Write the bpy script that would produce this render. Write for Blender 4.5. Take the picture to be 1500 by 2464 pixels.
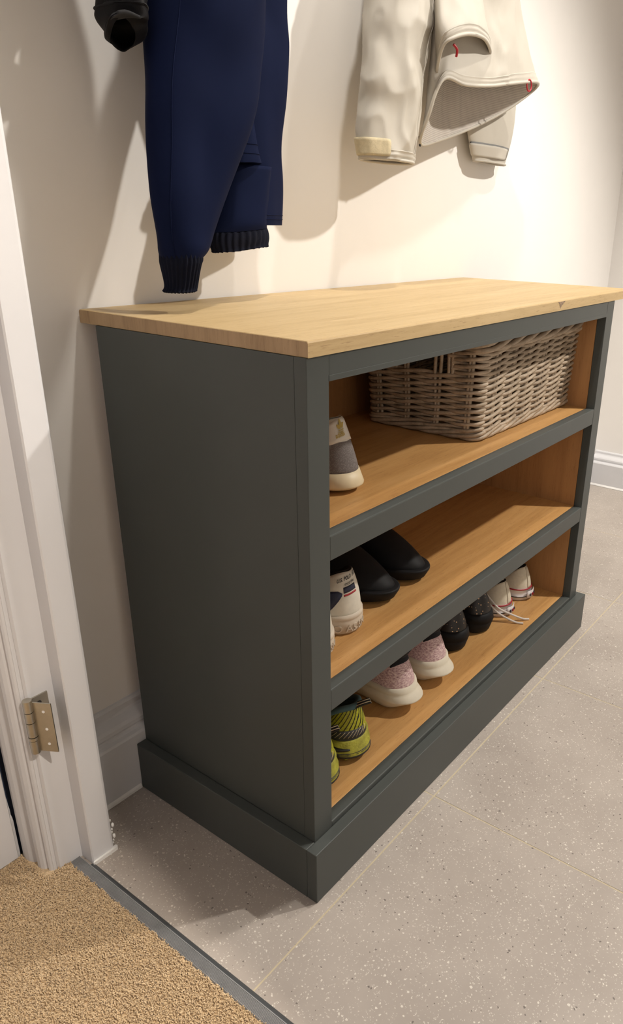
import bpy, bmesh, math, random
from mathutils import Vector, Matrix, noise
for o in list(bpy.data.objects): bpy.data.objects.remove(o)
SC = bpy.context.scene
COL = SC.collection
PI = math.pi
S = 0.655          # survey unit (metres); u-suffixed helpers take survey units
# ---------------------------------------------------------------- camera
cd = bpy.data.cameras.new('camera'); cam = bpy.data.objects.new('camera', cd); COL.objects.link(cam)
cam.location = (-0.59267, -0.52419, 0.92353); cam.rotation_euler = (1.185208, -0.0233799, -0.9498572)
cd.sensor_width = 36; cd.sensor_fit = 'AUTO'; cd.lens = 25.9155
cd.shift_x = -0.0743755; cd.shift_y = 0.0094469; cd.clip_start = 0.02
SC.camera = cam
# ---------------------------------------------------------------- world, lights, exposure
w = bpy.data.worlds.new('world'); SC.world = w; w.use_nodes = True
w.node_tree.nodes['Background'].inputs[0].default_value = (0.75, 0.85, 1, 1)
w.node_tree.nodes['Background'].inputs[1].default_value = 0.05
def spot(name, loc, tgt, power, color, size=150, radius=0.035, blend=0.6):
    l = bpy.data.lights.new(name, 'SPOT'); l.energy = power; l.color = color
    l.spot_size = math.radians(size); l.spot_blend = blend; l.shadow_soft_size = radius
    o = bpy.data.objects.new(name, l); COL.objects.link(o); o.location = [c*S for c in loc]
    d = Vector(tgt) - Vector(loc); o.rotation_euler = d.to_track_quat('-Z', 'Y').to_euler()
    return o
WARM = (1.0, 0.945, 0.865)
ZC = 3.62
spot('downlight_lamp', (.52, -.15, ZC), (.52, -.15, 0), 54, WARM, 110)
spot('downlight_lamp', (2.65, -1.8, ZC), (.8, -.8, 0), 185, WARM, 110)
spot('downlight_lamp', (1.75, -.60, ZC), (1.75, -.60, 0), 36, WARM, 96)
spot('hall_lamp', (-.46, -2.3, ZC), (-.75, -1.3, 0), 135, (1.0, 0.89, 0.76), 130)
def area(name, loc, rot, sx, sy, power, color):
    l = bpy.data.lights.new(name, 'AREA'); l.shape = 'RECTANGLE'; l.size = sx; l.size_y = sy; l.energy = power; l.color = color
    o = bpy.data.objects.new(name, l); COL.objects.link(o); o.location = loc; o.rotation_euler = rot
    return o
area('hall_cool_fill', (-1.55, -0.75, 1.3), (0, math.radians(-90), 0), 1.0, 1.0, 3.0, (0.72, 0.80, 1.0))  # added cool fill from the hall side, no actual window there
SC.view_settings.view_transform = 'Standard'; SC.view_settings.look = 'None'
SC.view_settings.exposure = 0.05; SC.view_settings.gamma = 1.0; SC.view_settings.use_curve_mapping = False
# ---------------------------------------------------------------- helpers
def link(o, parent=None):
    COL.objects.link(o)
    if parent is not None: o.parent = parent
    return o
def mesh(name, vs, fs, mat, parent=None, smooth=False, fm=None, scale=1.0):
    me = bpy.data.meshes.new(name)
    if scale != 1.0: vs = [(a*scale, b*scale, c*scale) for a, b, c in vs]
    me.from_pydata([tuple(v) for v in vs], [], fs)
    mats = mat if isinstance(mat, (list, tuple)) else [mat]
    for m in mats: me.materials.append(m)
    if fm: me.polygons.foreach_set('material_index', fm)
    if smooth: me.polygons.foreach_set('use_smooth', [True]*len(me.polygons))
    bm = bmesh.new(); bm.from_mesh(me); bmesh.ops.recalc_face_normals(bm, faces=bm.faces); bm.to_mesh(me); bm.free()
    me.update()
    return link(bpy.data.objects.new(name, me), parent)
def empty(name, label, cat, group=None, loc=(0, 0, 0), rz=0):
    o = bpy.data.objects.new(name, None); COL.objects.link(o); o.empty_display_size = 0.05
    o.location = loc; o.rotation_euler = (0, 0, rz)
    o['label'] = label; o['category'] = cat
    if group: o['group'] = group
    return o
def struct(o): o['kind'] = 'structure'; return o
def box_vf(x0, x1, y0, y1, z0, z1):
    v = [(x, y, z) for x in (x0, x1) for y in (y0, y1) for z in (z0, z1)]
    return v, [(0, 1, 3, 2), (4, 6, 7, 5), (0, 4, 5, 1), (2, 3, 7, 6), (0, 2, 6, 4), (1, 5, 7, 3)]
def bevel(o, wd, seg=2):
    bm = bmesh.new(); bm.from_mesh(o.data)
    bmesh.ops.bevel(bm, geom=list(bm.edges), offset=wd, segments=seg, affect='EDGES', profile=0.5)
    bm.to_mesh(o.data); bm.free(); return o
def box(name, x0, x1, y0, y1, z0, z1, mat, parent=None, bev=0.0):   # survey units
    v, f = box_vf(x0, x1, y0, y1, z0, z1)
    o = mesh(name, v, f, mat, parent, scale=S)
    if bev: bevel(o, bev)
    return o
def extrude_profile(name, pts, axis, a0, a1, mat, parent=None, smooth=False, closed=True):
    """pts: 2D outline; axis 'x': pts=(y,z), 'y': pts=(x,z), 'z': pts=(x,y). Survey units."""
    n = len(pts); vs = []
    for a in (a0, a1):
        for p in pts:
            vs.append({'x': (a, p[0], p[1]), 'y': (p[0], a, p[1]), 'z': (p[0], p[1], a)}[axis])
    fs = [(i, (i+1) % n, n+(i+1) % n, n+i) for i in range(n if closed else n-1)]
    if closed: fs += [tuple(range(n)), tuple(range(n, 2*n))]
    return mesh(name, vs, fs, mat, parent, smooth, scale=S)
def cr(p0, p1, p2, p3, t):
    return 0.5*((2*p1)+(p2-p0)*t+(2*p0-5*p1+4*p2-p3)*t*t+(3*p1-p0-3*p2+p3)*t**3)
def tube(pts, r, sides=8, closed=False, taper=None, cap=True):
    """returns verts, faces of a tube along pts (metres)."""
    P = [Vector(p) for p in pts]; n = len(P); vs = []; fs = []; up = None
    for i in range(n):
        if closed: d = P[(i+1) % n]-P[i-1]
        else: d = P[min(i+1, n-1)]-P[max(i-1, 0)]
        d.normalize()
        if up is None:
            up = Vector((0, 0, 1)) if abs(d.z) < 0.9 else Vector((1, 0, 0))
        a = d.cross(up)
        if a.length < 1e-5: a = d.orthogonal()
        a.normalize(); b = a.cross(d); up = b
        rr = r if taper is None else r*taper(i/(n-1))
        for k in range(sides):
            t = 2*PI*k/sides
            vs.append(P[i]+a*math.cos(t)*rr+b*math.sin(t)*rr)
    m = n if closed else n-1
    for i in range(m):
        for k in range(sides):
            j = (i+1) % n
            fs.append((i*sides+k, i*sides+(k+1) % sides, j*sides+(k+1) % sides, j*sides+k))
    if cap and not closed:
        b0 = len(vs); vs += [Vector(v) for v in vs[:sides]]; vs += [Vector(v) for v in vs[(n-1)*sides:n*sides]]
        fs.append(tuple(range(b0, b0+sides))); fs.append(tuple(range(b0+sides, b0+2*sides)))
    return vs, fs
def smooth_path(pts, k=6):
    P = [Vector(p) for p in pts]; out = []
    for i in range(len(P)-1):
        a = P[max(i-1, 0)]; b = P[i]; c = P[i+1]; d = P[min(i+2, len(P)-1)]
        for j in range(k): out.append(cr(a, b, c, d, j/k))
    out.append(P[-1]); return out
# ---------------------------------------------------------------- materials
def nt(name):
    m = bpy.data.materials.new(name); m.use_nodes = True
    t = m.node_tree; b = t.nodes['Principled BSDF']; return m, t, b
def N(t, typ, **kw):
    n = t.nodes.new(typ)
    for k, v in kw.items(): setattr(n, k, v)
    return n
def L(t, a, b): t.links.new(a, b)
def coords(t, scale=(1, 1, 1), rot=(0, 0, 0)):
    c = N(t, 'ShaderNodeTexCoord'); m = N(t, 'ShaderNodeMapping'); L(t, c.outputs['Object'], m.inputs[0])
    m.inputs['Scale'].default_value = scale; m.inputs['Rotation'].default_value = rot
    return m.outputs[0]
def ramp(t, fac, stops):
    r = N(t, 'ShaderNodeValToRGB'); L(t, fac, r.inputs[0]); e = r.color_ramp.elements
    while len(e) < len(stops): e.new(0.5)
    for i, (p, c) in enumerate(stops): e[i].position = p; e[i].color = (*c, 1)
    return r.outputs[0]
def noise_n(t, vec, scale, detail=4, rough=0.55, dist=0.0):
    n = N(t, 'ShaderNodeTexNoise'); L(t, vec, n.inputs['Vector']); n.inputs['Scale'].default_value = scale
    n.inputs['Detail'].default_value = detail; n.inputs['Roughness'].default_value = rough; n.inputs['Distortion'].default_value = dist
    return n.outputs['Fac']
def bump(t, b, h, strength, dist=0.001):
    n = N(t, 'ShaderNodeBump'); n.inputs['Strength'].default_value = strength; n.inputs['Distance'].default_value = dist
    L(t, h, n.inputs['Height']); L(t, n.outputs[0], b.inputs['Normal'])
def plain(name, col, rough=0.6, metal=0.0, var=0.06, nscale=30, bs=0.1, bd=0.0005, spec=0.5, sheen=0.0, coat=0.0):
    m, t, b = nt(name); v = coords(t)
    f = noise_n(t, v, nscale)
    lo = tuple(max(0, c*(1-var)) for c in col); hi = tuple(min(1, c*(1+var)) for c in col)
    L(t, ramp(t, f, [(0.3, lo), (0.7, hi)]), b.inputs['Base Color'])
    b.inputs['Roughness'].default_value = rough; b.inputs['Metallic'].default_value = metal
    b.inputs['Specular IOR Level'].default_value = spec
    if sheen: b.inputs['Sheen Weight'].default_value = sheen; b.inputs['Sheen Roughness'].default_value = 0.4
    if coat: b.inputs['Coat Weight'].default_value = coat
    if bs: bump(t, b, noise_n(t, v, nscale*6, 3), bs, bd)
    return m
def oak(name, c0, c1, c2, axis='x', rough=0.45, seed=0.0, fig=1.0):
    m, t, b = nt(name)
    sc = {'x': (1.3, 16, 16), 'z': (16, 16, 1.3), 'y': (16, 1.3, 16)}[axis]
    v = coords(t, sc)
    v2 = N(t, 'ShaderNodeVectorMath', operation='ADD'); L(t, v, v2.inputs[0]); v2.inputs[1].default_value = (seed, seed*1.7, seed*.6)
    f = noise_n(t, v2.outputs[0], 1.6*fig, 6, 0.6, 0.9)
    fine = noise_n(t, v2.outputs[0], 11, 5, 0.7)
    mx = N(t, 'ShaderNodeMix', data_type='FLOAT'); mx.inputs[0].default_value = 0.35; L(t, f, mx.inputs[2]); L(t, fine, mx.inputs[3])
    col = ramp(t, mx.outputs[0], [(0.28, c0), (0.5, c1), (0.72, c2)])
    # fine dark pores along the grain
    p = noise_n(t, v2.outputs[0], 26, 3, 0.8)
    pr = ramp(t, p, [(0.30, (0.62, 0.55, 0.5)), (0.42, (1, 1, 1))])
    mm = N(t, 'ShaderNodeMixRGB', blend_type='MULTIPLY'); mm.inputs[0].default_value = 0.7
    L(t, col, mm.inputs[1]); L(t, pr, mm.inputs[2]); L(t, mm.outputs[0], b.inputs['Base Color'])
    b.inputs['Roughness'].default_value = rough
    bump(t, b, p, 0.25, 0.0004)
    return m
M = {}
M['wall'] = plain('wall_paint', (0.84, 0.815, 0.785), 0.8, var=0.015, nscale=4, bs=0.15, bd=0.0004)
M['ceiling'] = plain('ceiling_paint', (0.85, 0.83, 0.80), 0.9, var=0.01)
M['wall_dim'] = plain('unseen_wall_grey', (0.42, 0.40, 0.38), 0.8)  # unseen walls, kept grey to cut light bounced into the room
M['gloss'] = plain('white_gloss_paint', (0.68, 0.68, 0.70), 0.38, var=0.03, nscale=6, bs=0.12, bd=0.001)
M['hall_blue'] = plain('dark_blue_strip', (0.03, 0.045, 0.09), 0.6)
M['green'] = plain('dark_green_grey_paint', (0.067, 0.073, 0.069), 0.36, var=0.04, nscale=5, bs=0.06, bd=0.0003, spec=0.2)
M['oak_top'] = [oak('oak_top', (0.42, 0.285, 0.13), (0.53, 0.38, 0.19), (0.60, 0.445, 0.24), 'x', 0.5, sd) for sd in (0, 3.1, 7.7, 12.3, 18.9)]
M['oak_end'] = oak('oak_end_grain', (0.20, 0.12, 0.06), (0.36, 0.24, 0.13), (0.44, 0.30, 0.17), 'z', 0.6, 2.0)
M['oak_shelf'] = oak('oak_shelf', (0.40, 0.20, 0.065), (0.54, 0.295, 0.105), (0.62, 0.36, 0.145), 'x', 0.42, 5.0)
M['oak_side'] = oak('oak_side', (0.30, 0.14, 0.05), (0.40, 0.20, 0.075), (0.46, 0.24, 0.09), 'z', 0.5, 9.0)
M['groove'] = plain('groove_shadow_gap', (0.012, 0.013, 0.013), 0.7, bs=0)
M['metal'] = plain('brushed_nickel', (0.46, 0.43, 0.37), 0.38, 1.0, var=0.08, nscale=60)
M['screw'] = plain('dark_screw', (0.10, 0.10, 0.10), 0.4, 1.0)
M['strip'] = plain('threshold_aluminium', (0.27, 0.27, 0.275), 0.5, 0.25, var=0.1, nscale=40)
M['strip_dark'] = plain('threshold_dark', (0.07, 0.075, 0.08), 0.4, 0.3)
M['grout'] = plain('grout', (0.50, 0.43, 0.30), 0.9, nscale=80)
M['caulk'] = plain('white_caulk', (0.80, 0.79, 0.77), 0.6)
def tile_mat():
    m, t, b = nt('terrazzo_tile'); v = coords(t)
    big = noise_n(t, v, 5, 5, 0.6)
    base = ramp(t, big, [(0.3, (0.335, 0.292, 0.258)), (0.7, (0.415, 0.368, 0.328))])
    def specks(scale, thr, size, col, prev, off, amt):
        va = N(t, 'ShaderNodeVectorMath', operation='ADD'); L(t, v, va.inputs[0]); va.inputs[1].default_value = (off, off, 0)
        d = N(t, 'ShaderNodeTexNoise'); L(t, va.outputs[0], d.inputs['Vector']); d.inputs['Scale'].default_value = scale*1.4
        vm = N(t, 'ShaderNodeMixRGB'); vm.inputs[0].default_value = 0.004; L(t, va.outputs[0], vm.inputs[1]); L(t, d.outputs['Color'], vm.inputs[2])
        vo = N(t, 'ShaderNodeTexVoronoi'); vo.feature = 'F1'; L(t, vm.outputs[0], vo.inputs['Vector']); vo.inputs['Scale'].default_value = scale
        sp = N(t, 'ShaderNodeSeparateColor'); L(t, vo.outputs['Color'], sp.inputs[0])
        g = N(t, 'ShaderNodeMath', operation='GREATER_THAN'); L(t, sp.outputs[0], g.inputs[0]); g.inputs[1].default_value = thr
        sz = N(t, 'ShaderNodeMath', operation='MULTIPLY'); L(t, sp.outputs[1], sz.inputs[0]); sz.inputs[1].default_value = size
        ls = N(t, 'ShaderNodeMath', operation='LESS_THAN'); L(t, vo.outputs['Distance'], ls.inputs[0]); L(t, sz.outputs[0], ls.inputs[1])
        mu = N(t, 'ShaderNodeMath', operation='MULTIPLY'); L(t, g.outputs[0], mu.inputs[0]); L(t, ls.outputs[0], mu.inputs[1])
        m2 = N(t, 'ShaderNodeMath', operation='MULTIPLY'); L(t, mu.outputs[0], m2.inputs[0]); m2.inputs[1].default_value = amt
        mx = N(t, 'ShaderNodeMixRGB'); L(t, m2.outputs[0], mx.inputs[0]); L(t, prev, mx.inputs[1]); mx.inputs[2].default_value = (*col, 1)
        return mx.outputs[0]
    c = specks(430, 0.62, 0.46, (0.64, 0.60, 0.54), base, 0.0, 0.75)
    c = specks(240, 0.84, 0.42, (0.70, 0.66, 0.59), c, 3.3, 0.8)
    c = specks(250, 0.92, 0.40, (0.12, 0.10, 0.09), c, 7.7, 0.85)
    L(t, c, b.inputs['Base Color']); b.inputs['Roughness'].default_value = 0.5
    bump(t, b, noise_n(t, v, 300, 3), 0.12, 0.0004)
    return m
M['tile'] = tile_mat()
def carpet_mat():
    m, t, b = nt('carpet_wool'); v = coords(t)
    a = noise_n(t, v, 260, 3, 0.7)
    L(t, ramp(t, a, [(0.25, (0.38, 0.255, 0.135)), (0.5, (0.62, 0.44, 0.245)), (0.75, (0.85, 0.66, 0.42))]), b.inputs['Base Color'])
    b.inputs['Roughness'].default_value = 1.0; b.inputs['Sheen Weight'].default_value = 0.3
    bump(t, b, noise_n(t, v, 300, 3, 0.7), 0.9, 0.004)
    return m
M['carpet'] = carpet_mat()
def weave_mat():
    m, t, b = nt('wicker_rod'); v = coords(t)
    f = noise_n(t, v, 30, 4, 0.6)
    c = ramp(t, f, [(0.25, (0.25, 0.185, 0.125)), (0.5, (0.44, 0.345, 0.245)), (0.78, (0.60, 0.49, 0.37))])
    f2 = noise_n(t, coords(t, (30, 30, 140)), 6, 4, 0.7)
    mm = N(t, 'ShaderNodeMixRGB', blend_type='MULTIPLY'); mm.inputs[0].default_value = 0.5
    L(t, c, mm.inputs[1]); L(t, ramp(t, f2, [(0.3, (0.5, 0.45, 0.4)), (0.6, (1, 1, 1))]), mm.inputs[2]); L(t, mm.outputs[0], b.inputs['Base Color'])
    b.inputs['Roughness'].default_value = 0.55
    bump(t, b, noise_n(t, v, 220, 3), 0.3, 0.0006)
    return m
M['wicker'] = weave_mat()
def speckled(name, base, spec_col, scale, thr, rough, amt=1.0, size=0.5):
    m, t, b = nt(name); v = coords(t)
    vo = N(t, 'ShaderNodeTexVoronoi'); L(t, v, vo.inputs['Vector']); vo.inputs['Scale'].default_value = scale
    sp = N(t, 'ShaderNodeSeparateColor'); L(t, vo.outputs['Color'], sp.inputs[0])
    g = N(t, 'ShaderNodeMath', operation='GREATER_THAN'); L(t, sp.outputs[0], g.inputs[0]); g.inputs[1].default_value = thr
    ls = N(t, 'ShaderNodeMath', operation='LESS_THAN'); L(t, vo.outputs['Distance'], ls.inputs[0]); ls.inputs[1].default_value = size
    mu = N(t, 'ShaderNodeMath', operation='MULTIPLY'); L(t, g.outputs[0], mu.inputs[0]); L(t, ls.outputs[0], mu.inputs[1])
    mx = N(t, 'ShaderNodeMixRGB'); L(t, mu.outputs[0], mx.inputs[0]); mx.inputs[1].default_value = (*base, 1); mx.inputs[2].default_value = (*spec_col, 1)
    L(t, mx.outputs[0], b.inputs['Base Color']); b.inputs['Roughness'].default_value = rough
    return m
def heather():
    m, t, b = nt('pink_knit'); v = coords(t, (1, 1, 2.2), (0.5, 0.6, 0))
    f = noise_n(t, v, 210, 3, 0.7)
    L(t, ramp(t, f, [(0.32, (0.26, 0.14, 0.155)), (0.5, (0.56, 0.38, 0.38)), (0.66, (0.76, 0.62, 0.58))]), b.inputs['Base Color'])
    b.inputs['Roughness'].default_value = 0.9; bump(t, b, f, 0.5, 0.001); return m
M['pink'] = heather()
M['glitter'] = speckled('black_glitter', (0.012, 0.010, 0.010), (0.75, 0.50, 0.28), 300, 0.86, 0.45, size=0.40)
M['suede'] = speckled('grey_suede', (0.14, 0.12, 0.115), (0.21, 0.19, 0.18), 900, 0.5, 0.95)
M['leather'] = plain('white_leather', (0.66, 0.61, 0.53), 0.42, var=0.05, nscale=25, bs=0.15)
M['leather_dirty'] = plain('worn_white_leather', (0.66, 0.62, 0.53), 0.5, var=0.10, nscale=45, bs=0.2)
M['cream_rubber'] = plain('cream_rubber', (0.66, 0.55, 0.36), 0.5, var=0.12, nscale=20)
M['gum'] = plain('gum_rubber', (0.36, 0.20, 0.07), 0.5)
M['offwhite_rubber'] = plain('off_white_rubber', (0.60, 0.52, 0.42), 0.55, var=0.12, nscale=22)
M['foam'] = plain('cream_foam_midsole', (0.66, 0.60, 0.48), 0.6, var=0.08, nscale=22)
M['black_rubber'] = plain('black_rubber', (0.009, 0.009, 0.010), 0.62, var=0.15, nscale=30, spec=0.2)
M['black_fabric'] = plain('black_fabric', (0.008, 0.008, 0.010), 0.9, var=0.2, nscale=200)
M['charcoal_rubber'] = plain('charcoal_rubber', (0.03, 0.029, 0.03), 0.55)
M['yellow'] = speckled('yellow_mesh', (0.37, 0.36, 0.012), (0.25, 0.24, 0.012), 500, 0.6, 0.6)
M['yellow_foam'] = plain('yellow_foam', (0.34, 0.32, 0.03), 0.6, var=0.35, nscale=45, bs=0.6, bd=0.002)
M['teal'] = plain('teal_lining', (0.07, 0.13, 0.14), 0.9)
M['canvas'] = plain('cream_canvas', (0.62, 0.56, 0.44), 0.9, var=0.06, nscale=200, bs=0.3)
M['white_rubber'] = plain('white_rubber', (0.70, 0.66, 0.66), 0.45)
M['lace'] = plain('white_lace', (0.66, 0.61, 0.56), 0.9)
M['red'] = plain('red_print', (0.35, 0.01, 0.02), 0.5, bs=0)
M['navy_print'] = plain('navy_print', (0.015, 0.02, 0.05), 0.5, bs=0)
M['gold'] = plain('gold_print', (0.40, 0.28, 0.06), 0.4, 0.3, bs=0)
M['ink'] = plain('black_print', (0.012, 0.012, 0.012), 0.6, bs=0)
M['brown_strap'] = plain('mauve_lace', (0.16, 0.10, 0.09), 0.8)
M['navy'] = plain('navy_cotton', (0.0050, 0.0088, 0.033), 0.75, var=0.05, nscale=12, bs=0.12, spec=0.06)
M['navy_rib'] = plain('navy_ribbed_cuff', (0.003, 0.0045, 0.014), 0.9, spec=0.2, var=0.1, nscale=80, bs=0.4)
M['cream'] = plain('off_white_shell', (0.47, 0.435, 0.375), 0.65, var=0.04, nscale=8, bs=0.2, bd=0.001)
M['cream_in'] = plain('beige_inner', (0.52, 0.46, 0.38), 0.8)
M['velcro'] = plain('cream_velcro', (0.55, 0.47, 0.31), 0.95, var=0.1, nscale=150, bs=0.6)
M['grey_trim'] = plain('grey_trim', (0.16, 0.16, 0.155), 0.7)
M['red_cord'] = plain('red_cord', (0.38, 0.008, 0.02), 0.5)
M['blackcoat'] = plain('black_nylon', (0.007, 0.0065, 0.0075), 0.55, spec=0.12, var=0.3, nscale=25, bs=0.3, bd=0.001)
M['hook'] = plain('black_iron_hook', (0.03, 0.03, 0.03), 0.4, 0.8)
def mesh_lining():
    m, t, b = nt('striped_mesh_lining')
    wv = N(t, 'ShaderNodeTexWave'); wv.bands_direction = 'Z'; L(t, coords(t), wv.inputs['Vector']); wv.inputs['Scale'].default_value = 95
    L(t, ramp(t, wv.outputs['Fac'], [(0.2, (0.40, 0.36, 0.33)), (0.8, (0.52, 0.48, 0.43))]), b.inputs['Base Color'])
    b.inputs['Roughness'].default_value = 0.9; bump(t, b, wv.outputs['Fac'], 0.3, 0.001); return m
M['mesh_lining'] = mesh_lining()
# ---------------------------------------------------------------- survey dimensions
W_, HP, DB, PR, H_, T_ = 1.5383, .1397, .6134, .028, 1.2249, .028
HB = H_-T_; ST = .0589; ZT = 1.1492
Z1T, Z1B, Z2T, Z2B, Z3T = .8540, .8015, .5055, .4528, .1524
RT = .029; FF = .0283
XL, XR, YW, XW = -.176, 3.24, .672, -.30
YF = -2.6          # front wall of the room
# ---------------------------------------------------------------- room shell
def shell(name, *a, mat='wall'): return struct(box(name, *a, M[mat]))
shell('wall_back', XL, XR+.1, YW, YW+.1, -.02, 3.66)
shell('wall_right', XR, XR+.1, YF, YW, -.02, 3.66)
shell('wall_front', -2.6, XR+.1, YF-.1, YF, -.02, 3.66, mat='wall_dim')
wl = struct(mesh('wall_left', *(lambda A, B, Cc: (A[0]+B[0]+Cc[0], A[1]+[tuple(i+8 for i in f) for f in B[1]]+[tuple(i+16 for i in f) for f in Cc[1]]))(
    box_vf(-.29, XL, .54, YW+.1, -.02, 3.66), box_vf(-.29, XL, YF, -.84, -.02, 3.66), box_vf(-.29, XL, -.84, .54, 3.06, 3.66)), M['wall'], scale=S))
shell('wall_hall_back', -2.6, -.29, .66, .76, .40, 3.66)
struct(box('trim_1', -2.6, -.29, .658, .76, -.02, .40, M['hall_blue']))  # dark blue strip low on the hall wall, showing in the gap
shell('wall_hall_left', -2.7, -2.6, YF, .76, -.02, 3.66, mat='wall_dim')
shell('ceiling', -2.7, XR+.1, YF-.1, YW+.1, 3.66, 3.76, mat='ceiling')
floor = shell('floor', -.262, XR, YF, YW, -.05, -.0012, mat='grout')
sub = struct(box('floor_hall', -2.6, -.262, YF, .66, -.05, -.004, M['grout']))
# tiles
GX = .0038
rows = [(-.030, YW), (-1.404, -.030), (YF, -1.404)]
for (y0, y1) in rows:
    xs = [-.246] + [.441+.687*k for k in range(0, 5)] + [XR]
    xs = [x for x in xs if x <= XR]
    for a, b in zip(xs[:-1], xs[1:]):
        if b-a < .02: continue
        box('tile', a+GX/2+(.0 if a > -.2 else 0), b-GX/2, y0+GX/2, y1-GX/2, -.030, random.Random(int(a*100+y0*10)).uniform(-.0006, 0), M['tile'], floor, bev=0.0006)
# skirting
def skirt_profile(sgn, wall, k=1.0):
    pr = [(.059, 0), (.059, .166), (.056, .172), (.046, .175), (.041, .179), (.040, .184), (.043, .190), (.042, .200), (.036, .208), (.026, .214), (.016, .219), (.012, .226), (.011, .240), (.006, .246), (0, .247), (0, 0)]
    return [(wall-sgn*a, z*k) for a, z in pr]
struct(extrude_profile('baseboard_back', skirt_profile(1, YW), 'x', XL, XR, M['gloss']))
struct(extrude_profile('baseboard_right', skirt_profile(1, XR, .8), 'y', YF, YW-.059, M['gloss']))
struct(extrude_profile('trim_2', [(YW-.059, 0), (YW-.064, .001), (YW-.0635, .008), (YW-.059, .013)], 'x', XL, -.002, M['caulk']))
struct(extrude_profile('trim_3', [(XR-.059, 0), (XR-.066, .001), (XR-.059, .011)], 'y', YF, YW-.06, M['caulk']))
# hall skirting with moulded top, left of the architrave
struct(extrude_profile('baseboard_hall', [(.66, 0), (.646, 0), (.646, .110), (.648, .118), (.652, .124), (.652, .140), (.655, .150), (.657, .168), (.66, .170)], 'x', -2.6, -.3187, M['gloss']))
# white boxed panel standing in front of the hall wall (left edge of the view)
struct(extrude_profile('door_2', [(-1.10, .6360), (-.3290, .6360), (-.3270, .638), (-.3270, .6455), (-1.10, .6455)], 'z', .012, 3.0, M['gloss']))
# ---------------------------------------------------------------- door lining, stop, architrave, hinge
ZD = 3.06
d1 = struct(extrude_profile('door_1', [(-.290, .60), (-.290, .540), (-.286, .533), (-.170, .533), (-.170, .60)], 'z', 0, ZD, M['gloss']))
stop = extrude_profile('door_stop', [(-.231, .5335), (-.231, .492), (-.228, .489), (-.181, .488), (-.176, .4895), (-.171, .497), (-.170, .5335)], 'z', .0, ZD, M['gloss'], d1)
arch = extrude_profile('architrave', [(-.290, .640), (-.312, .6395), (-.3175, .634), (-.3185, .624), (-.3165, .610), (-.3115, .599), (-.3055, .594), (-.305, .590), (-.310, .586), (-.3135, .580), (-.3125, .569),
   (-.308, .561), (-.302, .557), (-.302, .553), (-.3045, .550), (-.302, .545), (-.298, .543), (-.2975, .541), (-.290, .5405)], 'z', .004, ZD, M['gloss'], d1, smooth=False)
# blobs of caulk where the stop meets the tiles
bl = extrude_profile('caulk_bead', [(-.229, .489), (-.233, .4845), (-.2, .483), (-.169, .4825), (-.166, .487), (-.168, .492)], 'z', .0, .009, M['caulk'], d1)
rnd = random.Random(4)
vs = []; fs = []
for k in range(7):
    z = .010+.011*k+rnd.uniform(0, .004); r = rnd.uniform(.0022, .0045); c = (-.1685+rnd.uniform(-.001, .0015), .500-.0035*(k % 3), z)
    b0 = len(vs)
    for a in range(4):
        ph = PI*(a+.5)/4
        for q in range(6): vs.append((c[0]+r*math.sin(ph)*math.cos(q*PI/3), c[1]+r*math.sin(ph)*math.sin(q*PI/3), c[2]+r*1.6*math.cos(ph)))
    for a in range(3):
        for q in range(6): fs.append((b0+a*6+q, b0+a*6+(q+1) % 6, b0+a*6+6+(q+1) % 6, b0+a*6+6+q))
    fs += [tuple(b0+q for q in range(6)), tuple(b0+18+q for q in range(6))]
mesh('paint_drip', vs, fs, M['caulk'], d1, True, scale=S)
# other jamb of the doorway (behind the viewer's right)
d3 = struct(extrude_profile('door_3', [(-.290, -.84), (-.290, -.775), (-.170, -.775), (-.170, -.84)], 'z', 0, ZD, M['gloss']))
struct(box('trim_4', -.290, -.170, -.775, .533, ZD-.0, ZD+.03, M['gloss']))
# hinge
zh0, zh1 = .353, .476
hg = box('hinge', -.2885, -.2465, .5295, .5335, zh0, zh1, M['metal'], d1, bev=0.0003)
kn = (-.2945, .5235)
segs = [(0, .25), (.262, .32), (.332, .60), (.612, .80), (.812, 1)]
for a, b_ in segs:
    zs, ze = zh0-.002+(zh1-zh0+.004)*a, zh0-.002+(zh1-zh0+.004)*b_
    v, f = tube([(kn[0]*S, kn[1]*S, zs*S), (kn[0]*S, kn[1]*S, ze*S)], (.0092 if b_-a > .1 else .0102)*S, 20)
    o = mesh('knuckle', v, f, M['metal'], hg, True)
    bevel(o, 0) if False else None
v, f = tube([(kn[0]*S, kn[1]*S, (zh1+.0005)*S), (kn[0]*S, kn[1]*S, (zh1+.0055)*S)], .0095*S, 20)
mesh('pin_head', v, f, M['metal'], hg, True)
ang = math.radians(-60); ux, uy = math.cos(ang), math.sin(ang); nx, ny = -uy, ux
def leafpt(a, t, z): return (kn[0]+.006+ux*a+nx*t, kn[1]-.001+uy*a+ny*t, z)
lv = [leafpt(a, t, z) for a in (.004, .044) for t in (-.0016, .0016) for z in (zh0, zh1-.001)]
lf = mesh('hinge_leaf', lv, box_vf(0, 1, 0, 1, 0, 1)[1], M['metal'], hg, scale=S); bevel(lf, 0.0002)
for (a, z, mt) in ((.026, zh1-.022, 'caulk'), (.027, (zh0+zh1)/2-.004, 'caulk'), (.027, zh0+.020, 'caulk')):
    c = leafpt(a, -.0017, z); c2 = leafpt(a, -.0022, z)
    v, f = tube([[q*S for q in c], [q*S for q in c2]], .0032*S, 12); mesh('screw_hole', v, f, M[mt], hg)
for z in (zh1-.017, (zh0+zh1)/2, zh0+.017):
    v, f = tube([(-.267*S, .5296*S, z*S), (-.267*S, .5284*S, z*S)], .0048*S, 16); mesh('screw', v, f, M['screw'], hg)
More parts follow.
